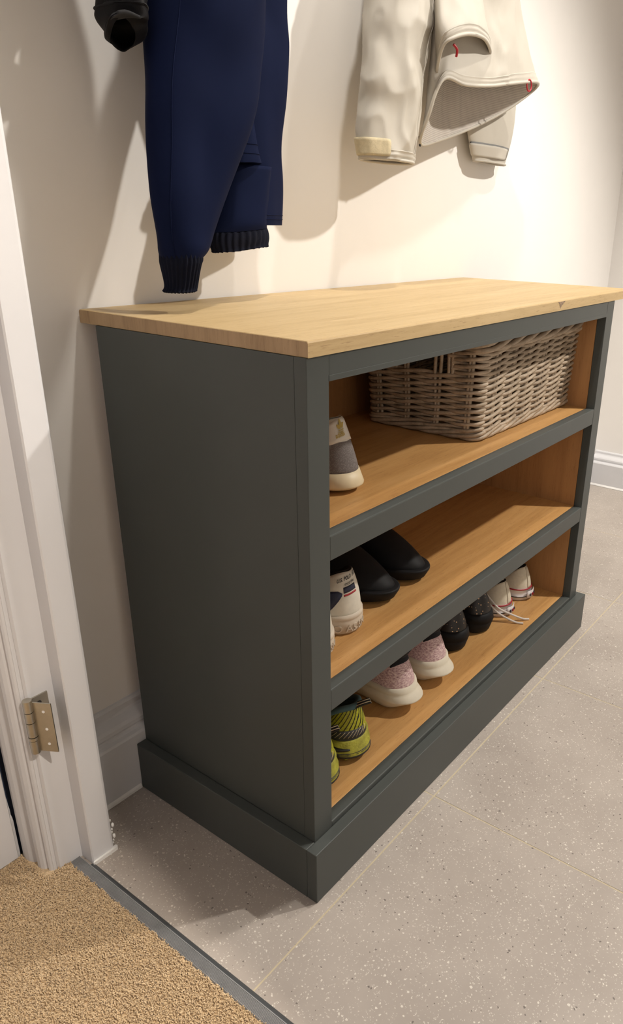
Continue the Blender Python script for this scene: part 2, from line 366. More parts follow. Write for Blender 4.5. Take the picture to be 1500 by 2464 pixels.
# ---------------------------------------------------------------- threshold strip
ts = empty('threshold_strip', 'ribbed grey metal door threshold strip between beige carpet and tiles', 'threshold strip')
x0, x1 = -.262, -.2405; nr = 11; pts = [(x0-.004, .001), (x0-.001, .0055)]
for k in range(nr):
    a = x0+(x1-x0)*k/nr; d = (x1-x0)/nr
    pts += [(a, .0062), (a+d*.55, .0062), (a+d*.6, .0048), (a+d*.95, .0048)]
pts += [(x1, .0066), (x1+.002, .0066), (x1+.0022, .001)]
extrude_profile('ribbed_plate', pts, 'y', -.775, .532, M['strip'], ts)
extrude_profile('ramp_edge', [(x1+.0022, .001), (x1+.0022, .0062), (x1+.006, .0058), (-.2285, .0018), (-.2285, .001)], 'y', -.775, .489, M['strip_dark'], ts)
# ---------------------------------------------------------------- carpet
cp = box('carpet', -2.6, -.2665, YF, .643, -.003, .006, M['carpet']); cp['label'] = 'beige twist pile hall carpet at lower left running up to the metal threshold'; cp['category'] = 'carpet'
rnd = random.Random(11); vs = []; fs = []
def tuft(x, y, h, r):
    b0 = len(vs); a0 = rnd.uniform(0, 6.28); dx, dy = rnd.uniform(-.004, .004), rnd.uniform(-.004, .004)
    for k in range(4): vs.append((x+r*math.cos(a0+k*PI/2), y+r*math.sin(a0+k*PI/2), .004))
    for k in range(4): vs.append((x+dx+r*.8*math.cos(a0+.5+k*PI/2), y+dy+r*.8*math.sin(a0+.5+k*PI/2), h))
    for k in range(4): fs.append((b0+k, b0+(k+1) % 4, b0+4+(k+1) % 4, b0+4+k))
    fs.append((b0+4, b0+5, b0+6, b0+7))
for k in range(90000):
    y = rnd.uniform(-.30, .636); x = rnd.uniform(-.85, -.2665)
    if y > .535 and x > -.322: continue
    if rnd.random() > 1.0: continue
    tuft(x, y, rnd.uniform(.0085, .0125), rnd.uniform(.0012, .0022))
pl = mesh('carpet_pile', vs, fs, M['carpet'], cp, False, scale=S); pl['kind'] = 'stuff'
# ---------------------------------------------------------------- cabinet
cab = empty('shoe_cabinet', 'dark green grey painted shoe cabinet with oak top and three open shelves against back wall', 'cabinet')
g = M['green']; B = .0012
YB = .6125
# plinth
box('plinth', 0, W_, 0, PR, 0, HP, g, cab, bev=B)
box('plinth_side', 0, PR, PR, YB, 0, HP, g, cab, bev=B)
box('plinth_side', W_-PR, W_, PR, YB, 0, HP, g, cab, bev=B)
# sides
box('side_panel', PR+.0006, PR+.024, PR+FF+.0008, YB, .02, HB-.0005, g, cab, bev=0.0004)
box('side_panel', W_-PR-.024, W_-PR, PR+FF+.0008, YB, .02, HB-.0005, g, cab, bev=0.0004)
# face frame
box('stile', PR, PR+ST, PR, PR+FF, HP-.02, HB-.0002, g, cab, bev=B*.5)
box('stile', W_-PR-ST, W_-PR, PR, PR+FF, HP-.02, HB-.0002, g, cab, bev=B*.5)
X0, X1 = PR+ST, W_-PR-ST
EPS = .0004
box('rail', X0-EPS, X1+EPS, PR+.0002, PR+RT, ZT, HB-.0002, g, cab, bev=B)
box('rail', X0-EPS, X1+EPS, PR+.0002, PR+RT, Z1B, Z1T, g, cab, bev=B*1.5)
box('rail', X0-EPS, X1+EPS, PR+.0002, PR+RT, Z2B, Z2T, g, cab, bev=B*1.5)
box('rail', X0-EPS, X1+EPS, PR+.0002, PR+RT, HP-.02, Z3T, g, cab, bev=B*1.4)
# bead along lower edge of the top rail and the shallow bead on the frame
box('bead', X0, X1, PR-.0006, PR+.004, ZT+.0005, ZT+.011, g, cab, bev=0.0003)
YI = PR+FF+.001
for (z) in (Z1T, Z2T, Z3T):
    box('shelf', X0-.002, X1+.002, YI, .592, z-.028, z-.0006, M['oak_shelf'], cab, bev=0.0004)
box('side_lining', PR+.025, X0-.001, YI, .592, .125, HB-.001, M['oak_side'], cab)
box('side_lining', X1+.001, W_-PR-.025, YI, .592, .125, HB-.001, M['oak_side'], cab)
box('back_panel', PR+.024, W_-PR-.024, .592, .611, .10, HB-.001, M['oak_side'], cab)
# oak top: laminated staves
XT0, XT1, YT0, YT1 = .0300, W_+.107, .0256, .668
edges = [YT0, .045, .175, .300, .435, .560, YT1]
def stave(y0, y1, mat, first, last):
    n = 6; vs = []; fs = []; fm = []
    r = .0035
    pr = [(y0, HB)] + ([(y0, H_-r), (y0+r*.3, H_-r*.3), (y0+r, H_)] if first else [(y0, H_)])
    pr += ([(y1-r, H_), (y1-r*.3, H_-r*.3), (y1, H_-r)] if last else [(y1, H_)]) + [(y1, HB)]
    m = len(pr); rings = [(XT0, .0012), (XT0+.0012, 0), (XT1-.0012, 0), (XT1, .0012)]
    for x, ins in rings:
        for p in pr: vs.append((x, p[0], p[1]-ins if p[1] > H_-.01 else p[1]+ins))
    for i in range(3):
        for k in range(m): fs.append((i*m+k, i*m+(k+1) % m, (i+1)*m+(k+1) % m, (i+1)*m+k)); fm.append(0)
    fs += [tuple(range(m)), tuple(range(3*m, 4*m))]; fm += [1, 1]
    return mesh('top_stave', vs, fs, [mat, M['oak_end']], cab, False, fm, scale=S)
for i in range(len(edges)-1):
    stave(edges[i]+(.0001 if i else 0), edges[i+1]-.0001, M['oak_top'][[2, 0, 1, 3, 4, 0][i]], i == 0, i == len(edges)-2)
# knot in the front edge of the top
def knot_mat():
    m, t, b = nt('oak_knot')
    f = noise_n(t, coords(t), 260, 5, 0.7, 1.0)
    L(t, ramp(t, f, [(0.35, (0.10, 0.065, 0.045)), (0.5, (0.25, 0.17, 0.11)), (0.65, (0.45, 0.32, 0.2))]), b.inputs['Base Color']); b.inputs['Roughness'].default_value = 0.7; return m
kx = 1.071
kv = [(kx-.020, H_-.0036), (kx-.006, H_-.0036), (kx+.030, H_-.0036), (kx+.018, H_-.010), (kx+.006, H_-.016), (kx+.0, H_-.022), (kx-.005, H_-.017), (kx-.010, H_-.009)]
mesh('knot', [(x, YT0-.0004, z) for x, z in kv]+[(x, YT0+.002, z) for x, z in kv], [tuple(range(8)), tuple(range(8, 16))]+[(i, (i+1) % 8, 8+(i+1) % 8, 8+i) for i in range(8)], knot_mat(), cab, scale=S)
# ---------------------------------------------------------------- wicker basket
bk = empty('wicker_basket', 'grey brown wicker basket with handle slot filling right of the top shelf', 'basket')
bx0, bx1, by0, by1 = .842, 1.478, .136, .500
def bpath(z, out=0.0):
    """closed polyline of the basket wall at height z (survey units) with cumulative lengths."""
    t = (z-Z1T)/.27; fl = .018*t
    a0, a1, c0, c1 = bx0-fl-out, bx1+fl*1.3+out, by0-fl-out, by1+fl*.6+out
    r = .028+out; P = []
    for cx, cy, s in ((a0+r, c0+r, PI), (a1-r, c0+r, 1.5*PI), (a1-r, c1-r, 0), (a0+r, c1-r, .5*PI)):
        for k in range(7): P.append((cx+r*math.cos(s+k*PI/12), cy+r*math.sin(s+k*PI/12)))
    return P
def along(z, step=.009):
    P = bpath(z); n = len(P); D = [0]
    for i in range(n): D.append(D[-1]+math.dist(P[i], P[(i+1) % n]))
    tot = D[-1]; m = int(tot/step); out = []
    j = 0
    for k in range(m):
        s = tot*k/m
        while D[j+1] < s: j += 1
        u = (s-D[j])/(D[j+1]-D[j]); a = P[j]; b = P[(j+1) % n]
        tx, ty = b[0]-a[0], b[1]-a[1]; l = math.hypot(tx, ty) or 1
        out.append((a[0]+tx*u, a[1]+ty*u, ty/l, -tx/l, s/tot))
    return out, tot
NST = 20
HOLE = (.222, .400, 1.036)   # handle slot y range and bottom
rnd = random.Random(7)
rowz = [Z1T+.030+.0178*k for k in range(13)]
for ri, z in enumerate(rowz):
    for strand in (0, 1):
        pl_, tot = along(z); run = []; runs = []
        ph0 = strand*PI + (ri % 2)*PI*.0 + rnd.uniform(-.15, .15); jz = rnd.uniform(-.0008, .0008)
        for (x, y, nx_, ny_, f) in pl_:
            ph = PI*NST*f+ph0
            o = math.cos(ph); o = math.copysign(abs(o)**.6, o)*.0062
            zz = z+jz+math.sin(ph)*.0052
            inhole = x < .90 and HOLE[0] < y < HOLE[1] and zz > HOLE[2]
            if inhole:
                if run: runs.append(run); run = []
            else: run.append(((x+nx_*o)*S, (y+ny_*o)*S, zz*S))
        runs.append(run)
        if len(runs) == 2: runs = [runs[1]+runs[0]]; cl = False
        else: cl = True
        for rn in runs:
            if len(rn) < 3: continue
            v, f = tube(rn, .0052*S*rnd.uniform(.92, 1.08), 7, closed=cl)
            mesh('weaver', v, f, M['wicker'], bk, True)
for k in range(NST):
    f0 = k/NST
    for off in (-.0062, .0062):
        pts = []
        for z in (Z1T+.006, Z1T+.09, Z1T+.18, 1.112):
            pl_, tot = along(z); n = len(pl_); i = int(((f0+off/tot) % 1)*n) % n
            pts.append((pl_[i][0]*S, pl_[i][1]*S, z*S))
        v, f = tube(smooth_path(pts, 2), .0050*S, 7)
        mesh('stake', v, f, M['wicker'], bk, True)
# reinforcing lashed rods framing the handle slot
for yy in (HOLE[0]-.004, HOLE[1]+.004):
    for d_ in (-.006, .006):
        v, f = tube([((bx0-.013)*S, (yy+d_)*S, 1.03*S), ((bx0-.018)*S, (yy+d_)*S, 1.115*S)], .0052*S, 7); mesh('stake', v, f, M['wicker'], bk, True)
# braided foot and rim
def braid(z0, amp, zamp, r, strands, pitch, out):
    for s_ in range(strands):
        pl_, tot = along(z0, .008); cyc = max(1, round(tot/pitch)); pts = []
        for (x, y, nx_, ny_, f) in pl_:
            ph = 2*PI*(cyc*f+s_/strands)
            pts.append(((x+nx_*(out+amp*math.cos(ph)))*S, (y+ny_*(out+amp*math.cos(ph)))*S, (z0+zamp*math.sin(ph))*S))
        v, f = tube(pts, r*S, 7, closed=True); mesh('border_rod', v, f, M['wicker'], bk, True)
braid(Z1T+.0145, .0065, .0085, .0058, 4, .30, .001)
braid(1.1175, .0105, .0125, .0078, 4, .34, .002)
v, f = box_vf(bx0+.005, bx1-.005, by0+.005, by1-.005, Z1T+.006, Z1T+.016)
mesh('basket_base', v, f, M['wicker'], bk, scale=S)
# ---------------------------------------------------------------- shoes
def sstep(a, b, x): x = max(0, min(1, (x-a)/(b-a))); return x*x*(3-2*x)
class Shoe:
    def __init__(s, L_=.28, wh=.034, wb=.050, zs=.028, hh=.085, hd=.058, ht=.085, y0=.022, y1=.165, foot=1, ow=.024, toe_spring=.008, waist=.9, lean=1.5):
        s.__dict__.update(locals()); s.n = 30
        s.base = []
        for i in range(2*s.n):
            v = (1-math.cos(PI*min(i, 2*s.n-i)/s.n))/2; sg = 1 if i < s.n else -1
            s.base.append((v, sg))
        P = [s.out(v, sg) for v, sg in s.base]
        s.arc = [0]
        for i in range(1, s.n+1): s.arc.append(s.arc[-1]+math.dist(P[i], P[i-1]))
    def hw(s, v):
        if v < .13: h = s.wh*math.sqrt(max(0, 1-((.13-v)/.13)**2))
        elif v < .40: h = s.wh+(s.wh*s.waist-s.wh)*sstep(.13, .40, v)
        elif v < .68: h = s.wh*s.waist+(s.wb-s.wh*s.waist)*sstep(.38, .68, v)
        else: h = s.wb*max(0, 1-((v-.68)/.32)**2.3)**.5
        return h
    def out(s, v, sg): return (sg*s.hw(v)+s.foot*.006*math.sin(PI*v)*(v), v*s.L_)
    def zsole(s, v): return s.zs*(1-.25*sstep(.2, .7, v))+s.toe_spring*sstep(.7, 1, v)
    def pt(s, v, sg, w, off=0.0):
        w = max(0.0, min(1.0, w)); bx_, by_ = s.out(v, sg); bz = s.zsole(v)-.002
        ty = s.y0+(s.y1-s.y0)*v; tx = sg*s.ow*math.sqrt(max(0, 1-abs(2*v-1)**2.4)); 
        tz = s.hh+(s.hd-s.hh)*sstep(0, .40, v)+(s.ht-s.hd)*sstep(.55, 1, v)
        k = sstep(.40, .95, v)
        hf = (1-k)*w**s.lean+k*(1-max(0, math.cos(w*PI/2))**.9)
        vf = (1-k)*w+k*(math.sin(w*PI/2)**.75*.86+.14*w)
        wd_ = getattr(s, 'wedge', 0)*k
        if wd_: hf = hf*(1-wd_)+w*wd_; vf = vf*(1-wd_)+(w**.8)*wd_
        return Vector((bx_+(tx-bx_)*hf, by_+(ty-by_)*hf, bz+(tz-bz)*vf))
    def at(s, a, w, off=0.0):
        """surface point at signed arc length a from the heel centre."""
        def raw(a, w):
            sg = 1 if a >= 0 else -1; aa = abs(a); j = 0
            while j < s.n-1 and s.arc[j+1] < aa: j += 1
            f = (aa-s.arc[j])/(s.arc[j+1]-s.arc[j]); va = s.base[j][0]; vb = s.base[j+1][0]
            return s.pt(va+(vb-va)*f, sg, w)
        p = raw(a, w)
        if off:
            e = .002; n_ = (raw(a+e, w)-raw(a-e, w)).cross(raw(a, min(1, w+.03))-raw(a, w-.03)); n_.normalize()
            p = p+n_*off
        return p
    def upper(s, parent, mats, pick=None, rows=12, name='upper'):
        vs = []; fs = []; fm = []; m = 2*s.n
        for r in range(rows+1):
            for v, sg in s.base: vs.append(s.pt(v, sg, r/rows))
        for r in range(rows):
            for i in range(m):
                fs.append((r*m+i, r*m+(i+1) % m, (r+1)*m+(i+1) % m, (r+1)*m+i))
                fm.append(pick((s.base[i][0]+s.base[(i+1) % m][0])/2, (r+.5)/rows, s.base[i][1]) if pick else 0)
        o = mesh(name, vs, fs, mats, parent, True, fm)
        md = o.modifiers.new('thick', 'SOLIDIFY'); md.thickness = .0022; md.offset = -1
        return o
    def lining(s, parent, mat):
        m = 2*s.n; vs = []; fs = []
        T = [s.pt(v, sg, 1) for v, sg in s.base]; c = sum(T, Vector())/m
        lev = [(.985, 0, .0012), (.93, 0, .001), (.90, .3, 0), (.93, .7, 0), (.9, 1, 0)]
        zi = s.zs+.004
        for sc, dn, up in lev:
            for p in T:
                q = Vector((c.x+(p.x-c.x)*sc, c.y+(p.y-c.y)*sc, p.z+up)); q.z = q.z+(zi-q.z)*dn; vs.append(q)
        for r in range(len(lev)-1):
            for i in range(m): fs.append((r*m+i, r*m+(i+1) % m, (r+1)*m+(i+1) % m, (r+1)*m+i))
        fs.append(tuple(range((len(lev)-1)*m, len(lev)*m)))
        return mesh('lining', vs, fs, mat, parent, True)
    def collar(s, parent, mat, r=.004, v1=1.0):
        pts = [s.pt(v, sg, .985) for v, sg in s.base]
        v, f = tube(pts, r, 8, closed=True); return mesh('collar', v, f, mat, parent, True)
    def sole(s, parent, mat, levels, name='sole', fmat=None):
        """levels: (height fraction of sole top, width offset, heel extension, toe extension)"""
        m = 2*s.n; vs = []; fs = []; fm = []
        for (h, wo, he, te) in levels:
            for v, sg in s.base:
                x, y = s.out(v, sg); hw = s.hw(v); x += sg*wo*(hw/max(s.wh, 1e-6))**.5 if hw > 0 else 0
                y += -he*(1-v)**6+te*v**6
                z = s.zsole(v)*h if h <= 1 else s.zsole(v)+(h-1)*.01
                if h < .3: z = z+s.toe_spring*sstep(.75, 1, v)
                vs.append(Vector((x, y, z)))
        for r in range(len(levels)-1):
            for i in range(m):
                fs.append((r*m+i, r*m+(i+1) % m, (r+1)*m+(i+1) % m, (r+1)*m+i)); fm.append(fmat[r] if fmat else 0)
        fs += [tuple(range(m)), tuple(range((len(levels)-1)*m, len(levels)*m))]; fm += [fm[0], fm[-1]]
        return mesh(name, vs, fs, mat, parent, True, fm)
    def side_at(s, a, z, off):
        sg = 1 if a >= 0 else -1; aa = abs(a); j = 0
        while j < s.n-1 and s.arc[j+1] < aa: j += 1
        f = (aa-s.arc[j])/(s.arc[j+1]-s.arc[j]); v_ = s.base[j][0]+(s.base[j+1][0]-s.base[j][0])*f
        x, y = s.out(v_, sg); x2, y2 = s.out(v_+.004, sg); tn = Vector((x2-x, y2-y, 0)).normalized(); nn = Vector((tn.y*1, -tn.x, 0))*(1 if sg > 0 else -1)
        if v_ < .02: nn = Vector((x, -.02, 0)).normalized()
        return Vector((x, y, z))+nn*off
    def side_patch(s, parent, name, mat, pts, th=.0012, n=14):
        # pts: list of (arc, z_low, z_high, offset)
        vs = []; fs = []
        for i in range(n+1):
            t = i/n*(len(pts)-1); j = min(int(t), len(pts)-2); f = t-j; f = f*f*(3-2*f) if len(pts) < 5 else f
            a, zl, zh, of = [p+(q-p)*f for p, q in zip(pts[j], pts[j+1])]
            vs += [s.side_at(a, zl, of-.004), s.side_at(a, zl, of+th), s.side_at(a, zh, of+th), s.side_at(a, zh, of-.004)]
        for i in range(n):
            for k in range(4): fs.append((i*4+k, i*4+(k+1) % 4, i*4+4+(k+1) % 4, i*4+4+k))
        fs += [(0, 1, 2, 3), tuple(4*n+k for k in range(4))]
        return mesh(name, vs, fs, mat, parent, True)
    def patch(s, parent, name, mat, fa, n=10, m=6, off=.0006):
        """curved patch: fa(u,t) -> (arc, w)"""
        vs = [s.at(*fa(i/n, j/m), off) for j in range(m+1) for i in range(n+1)]
        vs += [s.at(*fa(i/n, j/m), off-.0012) for j in range(m+1) for i in range(n+1)]
        K = (n+1)*(m+1); fs = []
        for j in range(m):
            for i in range(n):
                q = (j*(n+1)+i, j*(n+1)+i+1, (j+1)*(n+1)+i+1, (j+1)*(n+1)+i); fs.append(q); fs.append(tuple(K+a for a in q[::-1]))
        ed = [j*(n+1) for j in range(m+1)]; ed2 = [j*(n+1)+n for j in range(m+1)]; e3 = list(range(n+1)); e4 = [m*(n+1)+i for i in range(n+1)]
        for E_ in (ed, ed2, e3, e4):
            for a, b in zip(E_[:-1], E_[1:]): fs.append((a, b, K+b, K+a))
        return mesh(name, vs, fs, mat, parent, True)
    def ribbon(s, parent, name, mat, a0, w0, a1, w1, width, off=.0008, n=10):
        hgt = s.hh-s.zs
        da, dw = a1-a0, (w1-w0)*hgt; l = math.hypot(da, dw); px_, pw = -dw/l*width/2, da/l*width/2/hgt
        return s.patch(parent, name, mat, lambda u, t: (a0+(a1-a0)*u+px_*(2*t-1), w0+(w1-w0)*u+pw*(2*t-1)), n, 2, off)
    def wrap_text(s, parent, name, mat, body, size, a0, w0, slope=0.0, off=.0006, font_bold=0.0, sx=1.0):
        cu = bpy.data.curves.new('t', 'FONT'); cu.body = body; cu.size = size; cu.resolution_u = 3; cu.offset = font_bold
        ob = bpy.data.objects.new('t', cu); COL.objects.link(ob)
        dg = bpy.context.evaluated_depsgraph_get(); dg.update()
        me = bpy.data.meshes.new_from_object(ob.evaluated_get(dg)); bpy.data.objects.remove(ob)
        bm = bmesh.new(); bm.from_mesh(me)
        bmesh.ops.subdivide_edges(bm, edges=[e for e in bm.edges if e.calc_length() > .003], cuts=1)
        hgt = s.hh-s.zs
        for v in bm.verts:
            a = a0+v.co.x*sx; w_ = w0+(v.co.y+slope*v.co.x)/hgt
            v.co = s.at(a, max(.02, min(.99, w_)), off)
        bm.to_mesh(me); bm.free(); me.name = name; me.materials.append(mat)
        return link(bpy.data.objects.new(name, me), parent)
def shoe_root(name, label, group, hx, hy, z, yaw=0, cat='shoe'):
    return empty(name, label, cat, group, (hx*S, hy*S, z*S+.0002), math.radians(yaw))
def tongue(s, parent, mat):
    vs = []; fs = []; n, m = 6, 8
    for lay in (0, 1):
        for j in range(m+1):
            t = j/m; y = s.y1+.035-(.06)*t; z = s.ht-.012+.020*t+lay*.003
            for i in range(n+1):
                x = (i/n*2-1)*(.018+.006*t); vs.append((x, y-.0*lay, z-.35*abs(x)))
    K = (n+1)*(m+1)
    for j in range(m):
        for i in range(n):
            q = (j*(n+1)+i, j*(n+1)+i+1, (j+1)*(n+1)+i+1, (j+1)*(n+1)+i); fs += [q, tuple(K+a for a in q[::-1])]
    per = [i for i in range(n+1)]+[j*(n+1)+n for j in range(1, m+1)]+[m*(n+1)+i for i in range(n-1, -1, -1)]+[j*(n+1) for j in range(m-1, 0, -1)]
    for a, b in zip(per, per[1:]+per[:1]): fs.append((a, b, K+b, K+a))
    mesh('tongue', vs, fs, mat, parent, True)
def laces(s, parent, mat, r=.0022, k=5):
    vs = []; fs = []
    for j in range(k):
        y = s.y1+.004+j*.014; z = s.pt(.98-.0*j, 1, 1).z+.004-j*.0055
        p = smooth_path([(-.018, y, z-.005), (-.009, y+.002, z+.001), (.009, y-.002, z+.001), (.018, y, z-.005)], 4)
        v, f = tube(p, r, 6); fs += [tuple(len(vs)+a for a in q) for q in f]; vs += v
    mesh('laces', vs, fs, mat, parent, True)
Z1, Z2, Z3 = Z1T-.0006, Z2T-.0006, Z3T-.0006
# --- 1: white and grey suede sneaker, top shelf
r = shoe_root('sneaker', 'white and grey suede sneaker with gold leaf mark alone on the top shelf', None, .318, .150, Z1, 2)
s = Shoe(.285, .0355, .050, .030, .106, .066, .095, .026, .17, ow=.030, lean=1.2)
s.upper(r, [M['suede'], M['leather']], lambda v, w_, sg: 1 if w_ > .60 else 0); s.lining(r, M['leather']); tongue(s, r, M['leather']); laces(s, r, M['lace'])
s.sole(r, [M['gum'], M['cream_rubber']], [(.0, -.010, -.012, -.004), (.12, -.004, -.003, 0), (.17, -.001, .002, 0), (.30, .003, .0085, .002), (.38, .0035, .009, .002), (1.0, .001, .0005, 0), (1.02, -.003, -.003, 0)], fmat=[0, 0, 1, 1, 1, 1])
s.patch(r, 'heel_tab', M['leather'], lambda u, t: ((u-.5)*.15, .585+.05*abs(math.sin((u*2.6+.35)*PI))*0+.03*math.cos(u*13)+(1-.60)*t*.96), 24, 6, .0011)
a0 = -.0245; w0 = .745
s.wrap_text(r, 'gold_lettering', M['gold'], 'adidas', .0092, a0, .655, .14, .0023, .00022)
def logo(parent, s, ac, wc, sz):
    hgt = s.hh-s.zs; vs = []; fs = []
    def leaf(cx, cy, ln, wd, an):
        b0 = len(vs); n = 8
        L_ = []
        for i in range(n+1):
            t = i/n; L_.append((t*ln, wd*max(0, math.sin(PI*t))**.8))
        pts = L_+[(x, -y) for x, y in L_[::-1][1:-1]]
        for x, y in pts: vs.append((cx+x*math.cos(an)-y*math.sin(an), cy+x*math.sin(an)+y*math.cos(an)))
        # clip at stripes handled by placement
        fs.append(tuple(range(b0, b0+len(pts))))
    leaf(0, .10, .95, .24, PI/2); leaf(-.08, .08, .80, .21, PI*.80); leaf(.08, .08, .80, .21, PI*.20)
    for k in range(3):
        y1_ = -.02-.17*k; hwd = .56-.15*k; b0 = len(vs)
        vs.extend([(-hwd, y1_), (hwd, y1_), (hwd-.08, y1_-.10), (-hwd+.08, y1_-.10)]); fs.append((b0, b0+1, b0+2, b0+3))
    P = [s.at(ac+x*sz, wc+(y*sz+.14*x*sz)/hgt, .0026) for x, y in vs]
    mesh('gold_leaf_mark', P, fs, M['gold'], parent)
logo(r, s, -.0095, .800, .0135)
# --- 2: white leather sneakers with navy and red marks, middle shelf
def polo(hx, hy, label, yaw, foot):
    r = shoe_root('leather_sneaker', label, 'white leather sneakers on the middle shelf', hx, hy, Z2, yaw)
    s = Shoe(.285, .0365, .045, .032, .101, .070, .098, .012, .17, foot=foot, ow=.030, lean=1.8)
    s.upper(r, [M['leather_dirty']]); s.lining(r, M['black_fabric']); tongue(s, r, M['leather']); laces(s, r, M['lace'])
    s.sole(r, M['offwhite_rubber'], [(.0, -.004, -.004, -.003), (.06, .001, .001, 0), (.70, .0025, .003, .002), (.76, .0015, .002, .001), (.80, .0025, .003, .002), (1.08, .002, .0025, .001), (1.1, -.003, -.003, 0)])
    s.wrap_text(r, 'lettering', M['ink'], 'U.S. POLO ASSN.', .0080, -.037, .785, .17, .0012, .00022)
    s.wrap_text(r, 'small_lettering', M['ink'], 'SINCE 1890', .0046, -.020, .715, .17, .0012, .00008)
    s.ribbon(r, 'navy_bar', M['navy_print'], -.022, .615, .004, .665, .0088)
    s.ribbon(r, 'red_bar', M['red'], -.021, .500, .005, .550, .0024)
    def side(u, t):
        wv_ = .05+.56*t; right = -.0205-.030*(1-t)**1.2
        left = -.125
        if t > .84: right -= .012*((t-.84)/.16)**2.2
        return (left+(right-left)*u, wv_)
    s.patch(r, 'side_panel', M['navy_print'], side, 10, 10, .0008)
    # raised letters on the sole foxing
    cu_s = Shoe(.285, .0365, .050, .032, .0325, .0325, .0325, 0.0, .285, foot=foot, lean=1.0)
    def solept(a, z):
        sg = 1 if a >= 0 else -1; aa = abs(a); j = 0
        while j < s.n-1 and s.arc[j+1] < aa: j += 1
        f = (aa-s.arc[j])/(s.arc[j+1]-s.arc[j]); v_ = s.base[j][0]+(s.base[j+1][0]-s.base[j][0])*f
        x, y = s.out(v_, sg); nn = Vector((x, y-.03, 0)); nn.normalize()
        return Vector((x, y, 0))+nn*.0033+Vector((0, 0, z)), nn
    cu = bpy.data.curves.new('t', 'FONT'); cu.body = 'POLO ASSN'; cu.size = .017; cu.resolution_u = 3; cu.extrude = .0008
    ob = bpy.data.objects.new('t', cu); COL.objects.link(ob); dg = bpy.context.evaluated_depsgraph_get(); dg.update()
    me = bpy.data.meshes.new_from_object(ob.evaluated_get(dg)); bpy.data.objects.remove(ob)
    for v in me.vertices:
        p, nn = solept(-.068+v.co.x, .006+v.co.y); v.co = p+nn*(v.co.z)
    me.name = 'raised_lettering'; me.materials.append(M['offwhite_rubber']); link(bpy.data.objects.new('raised_lettering', me), r)
polo(.308, .136, 'white leather sneaker beside black clogs, right one of its pair', -3, 1)
polo(.183, .118, 'white leather sneaker half hidden by the left stile, left one of its pair', 2, -1)
# --- 3: black clogs, toes outward
def clog(hx, hy, label, yaw, foot):
    r = shoe_root('clog', label, 'black clogs on the middle shelf', hx, hy, Z2, 180+yaw)
    s = Shoe(.275, .037, .0435, .027, .070, .058, .098, .02, .125, foot=foot, ow=.032, lean=1.6, toe_spring=.004); s.wedge = .75
    # body hull shifted so that the toe tip is the origin
    piv = bpy.data.objects.new('x', None)
    off = Vector((0, -.275, 0))
    objs = [s.upper(r, [M['black_rubber']]), s.lining(r, M['black_fabric']),
            s.sole(r, M['black_rubber'], [(.0, -.006, -.004, -.010), (.16, -.001, .001, -.002), (.90, .0040, .004, .0055), (1.0, .0044, .0045, .006), (1.2, .0040, .004, .0055), (1.25, .002, .002, .003), (1.26, -.006, -.004, -.006)])]
    for o in objs:
        for v in o.data.vertices: v.co += off
    bpy.data.objects.remove(piv)
clog(.480, .146, 'black rubber clog next to the white sneaker, toe facing out', 0, 1)
clog(.630, .150, 'black rubber clog right of its pair, toe facing out', 0, -1)
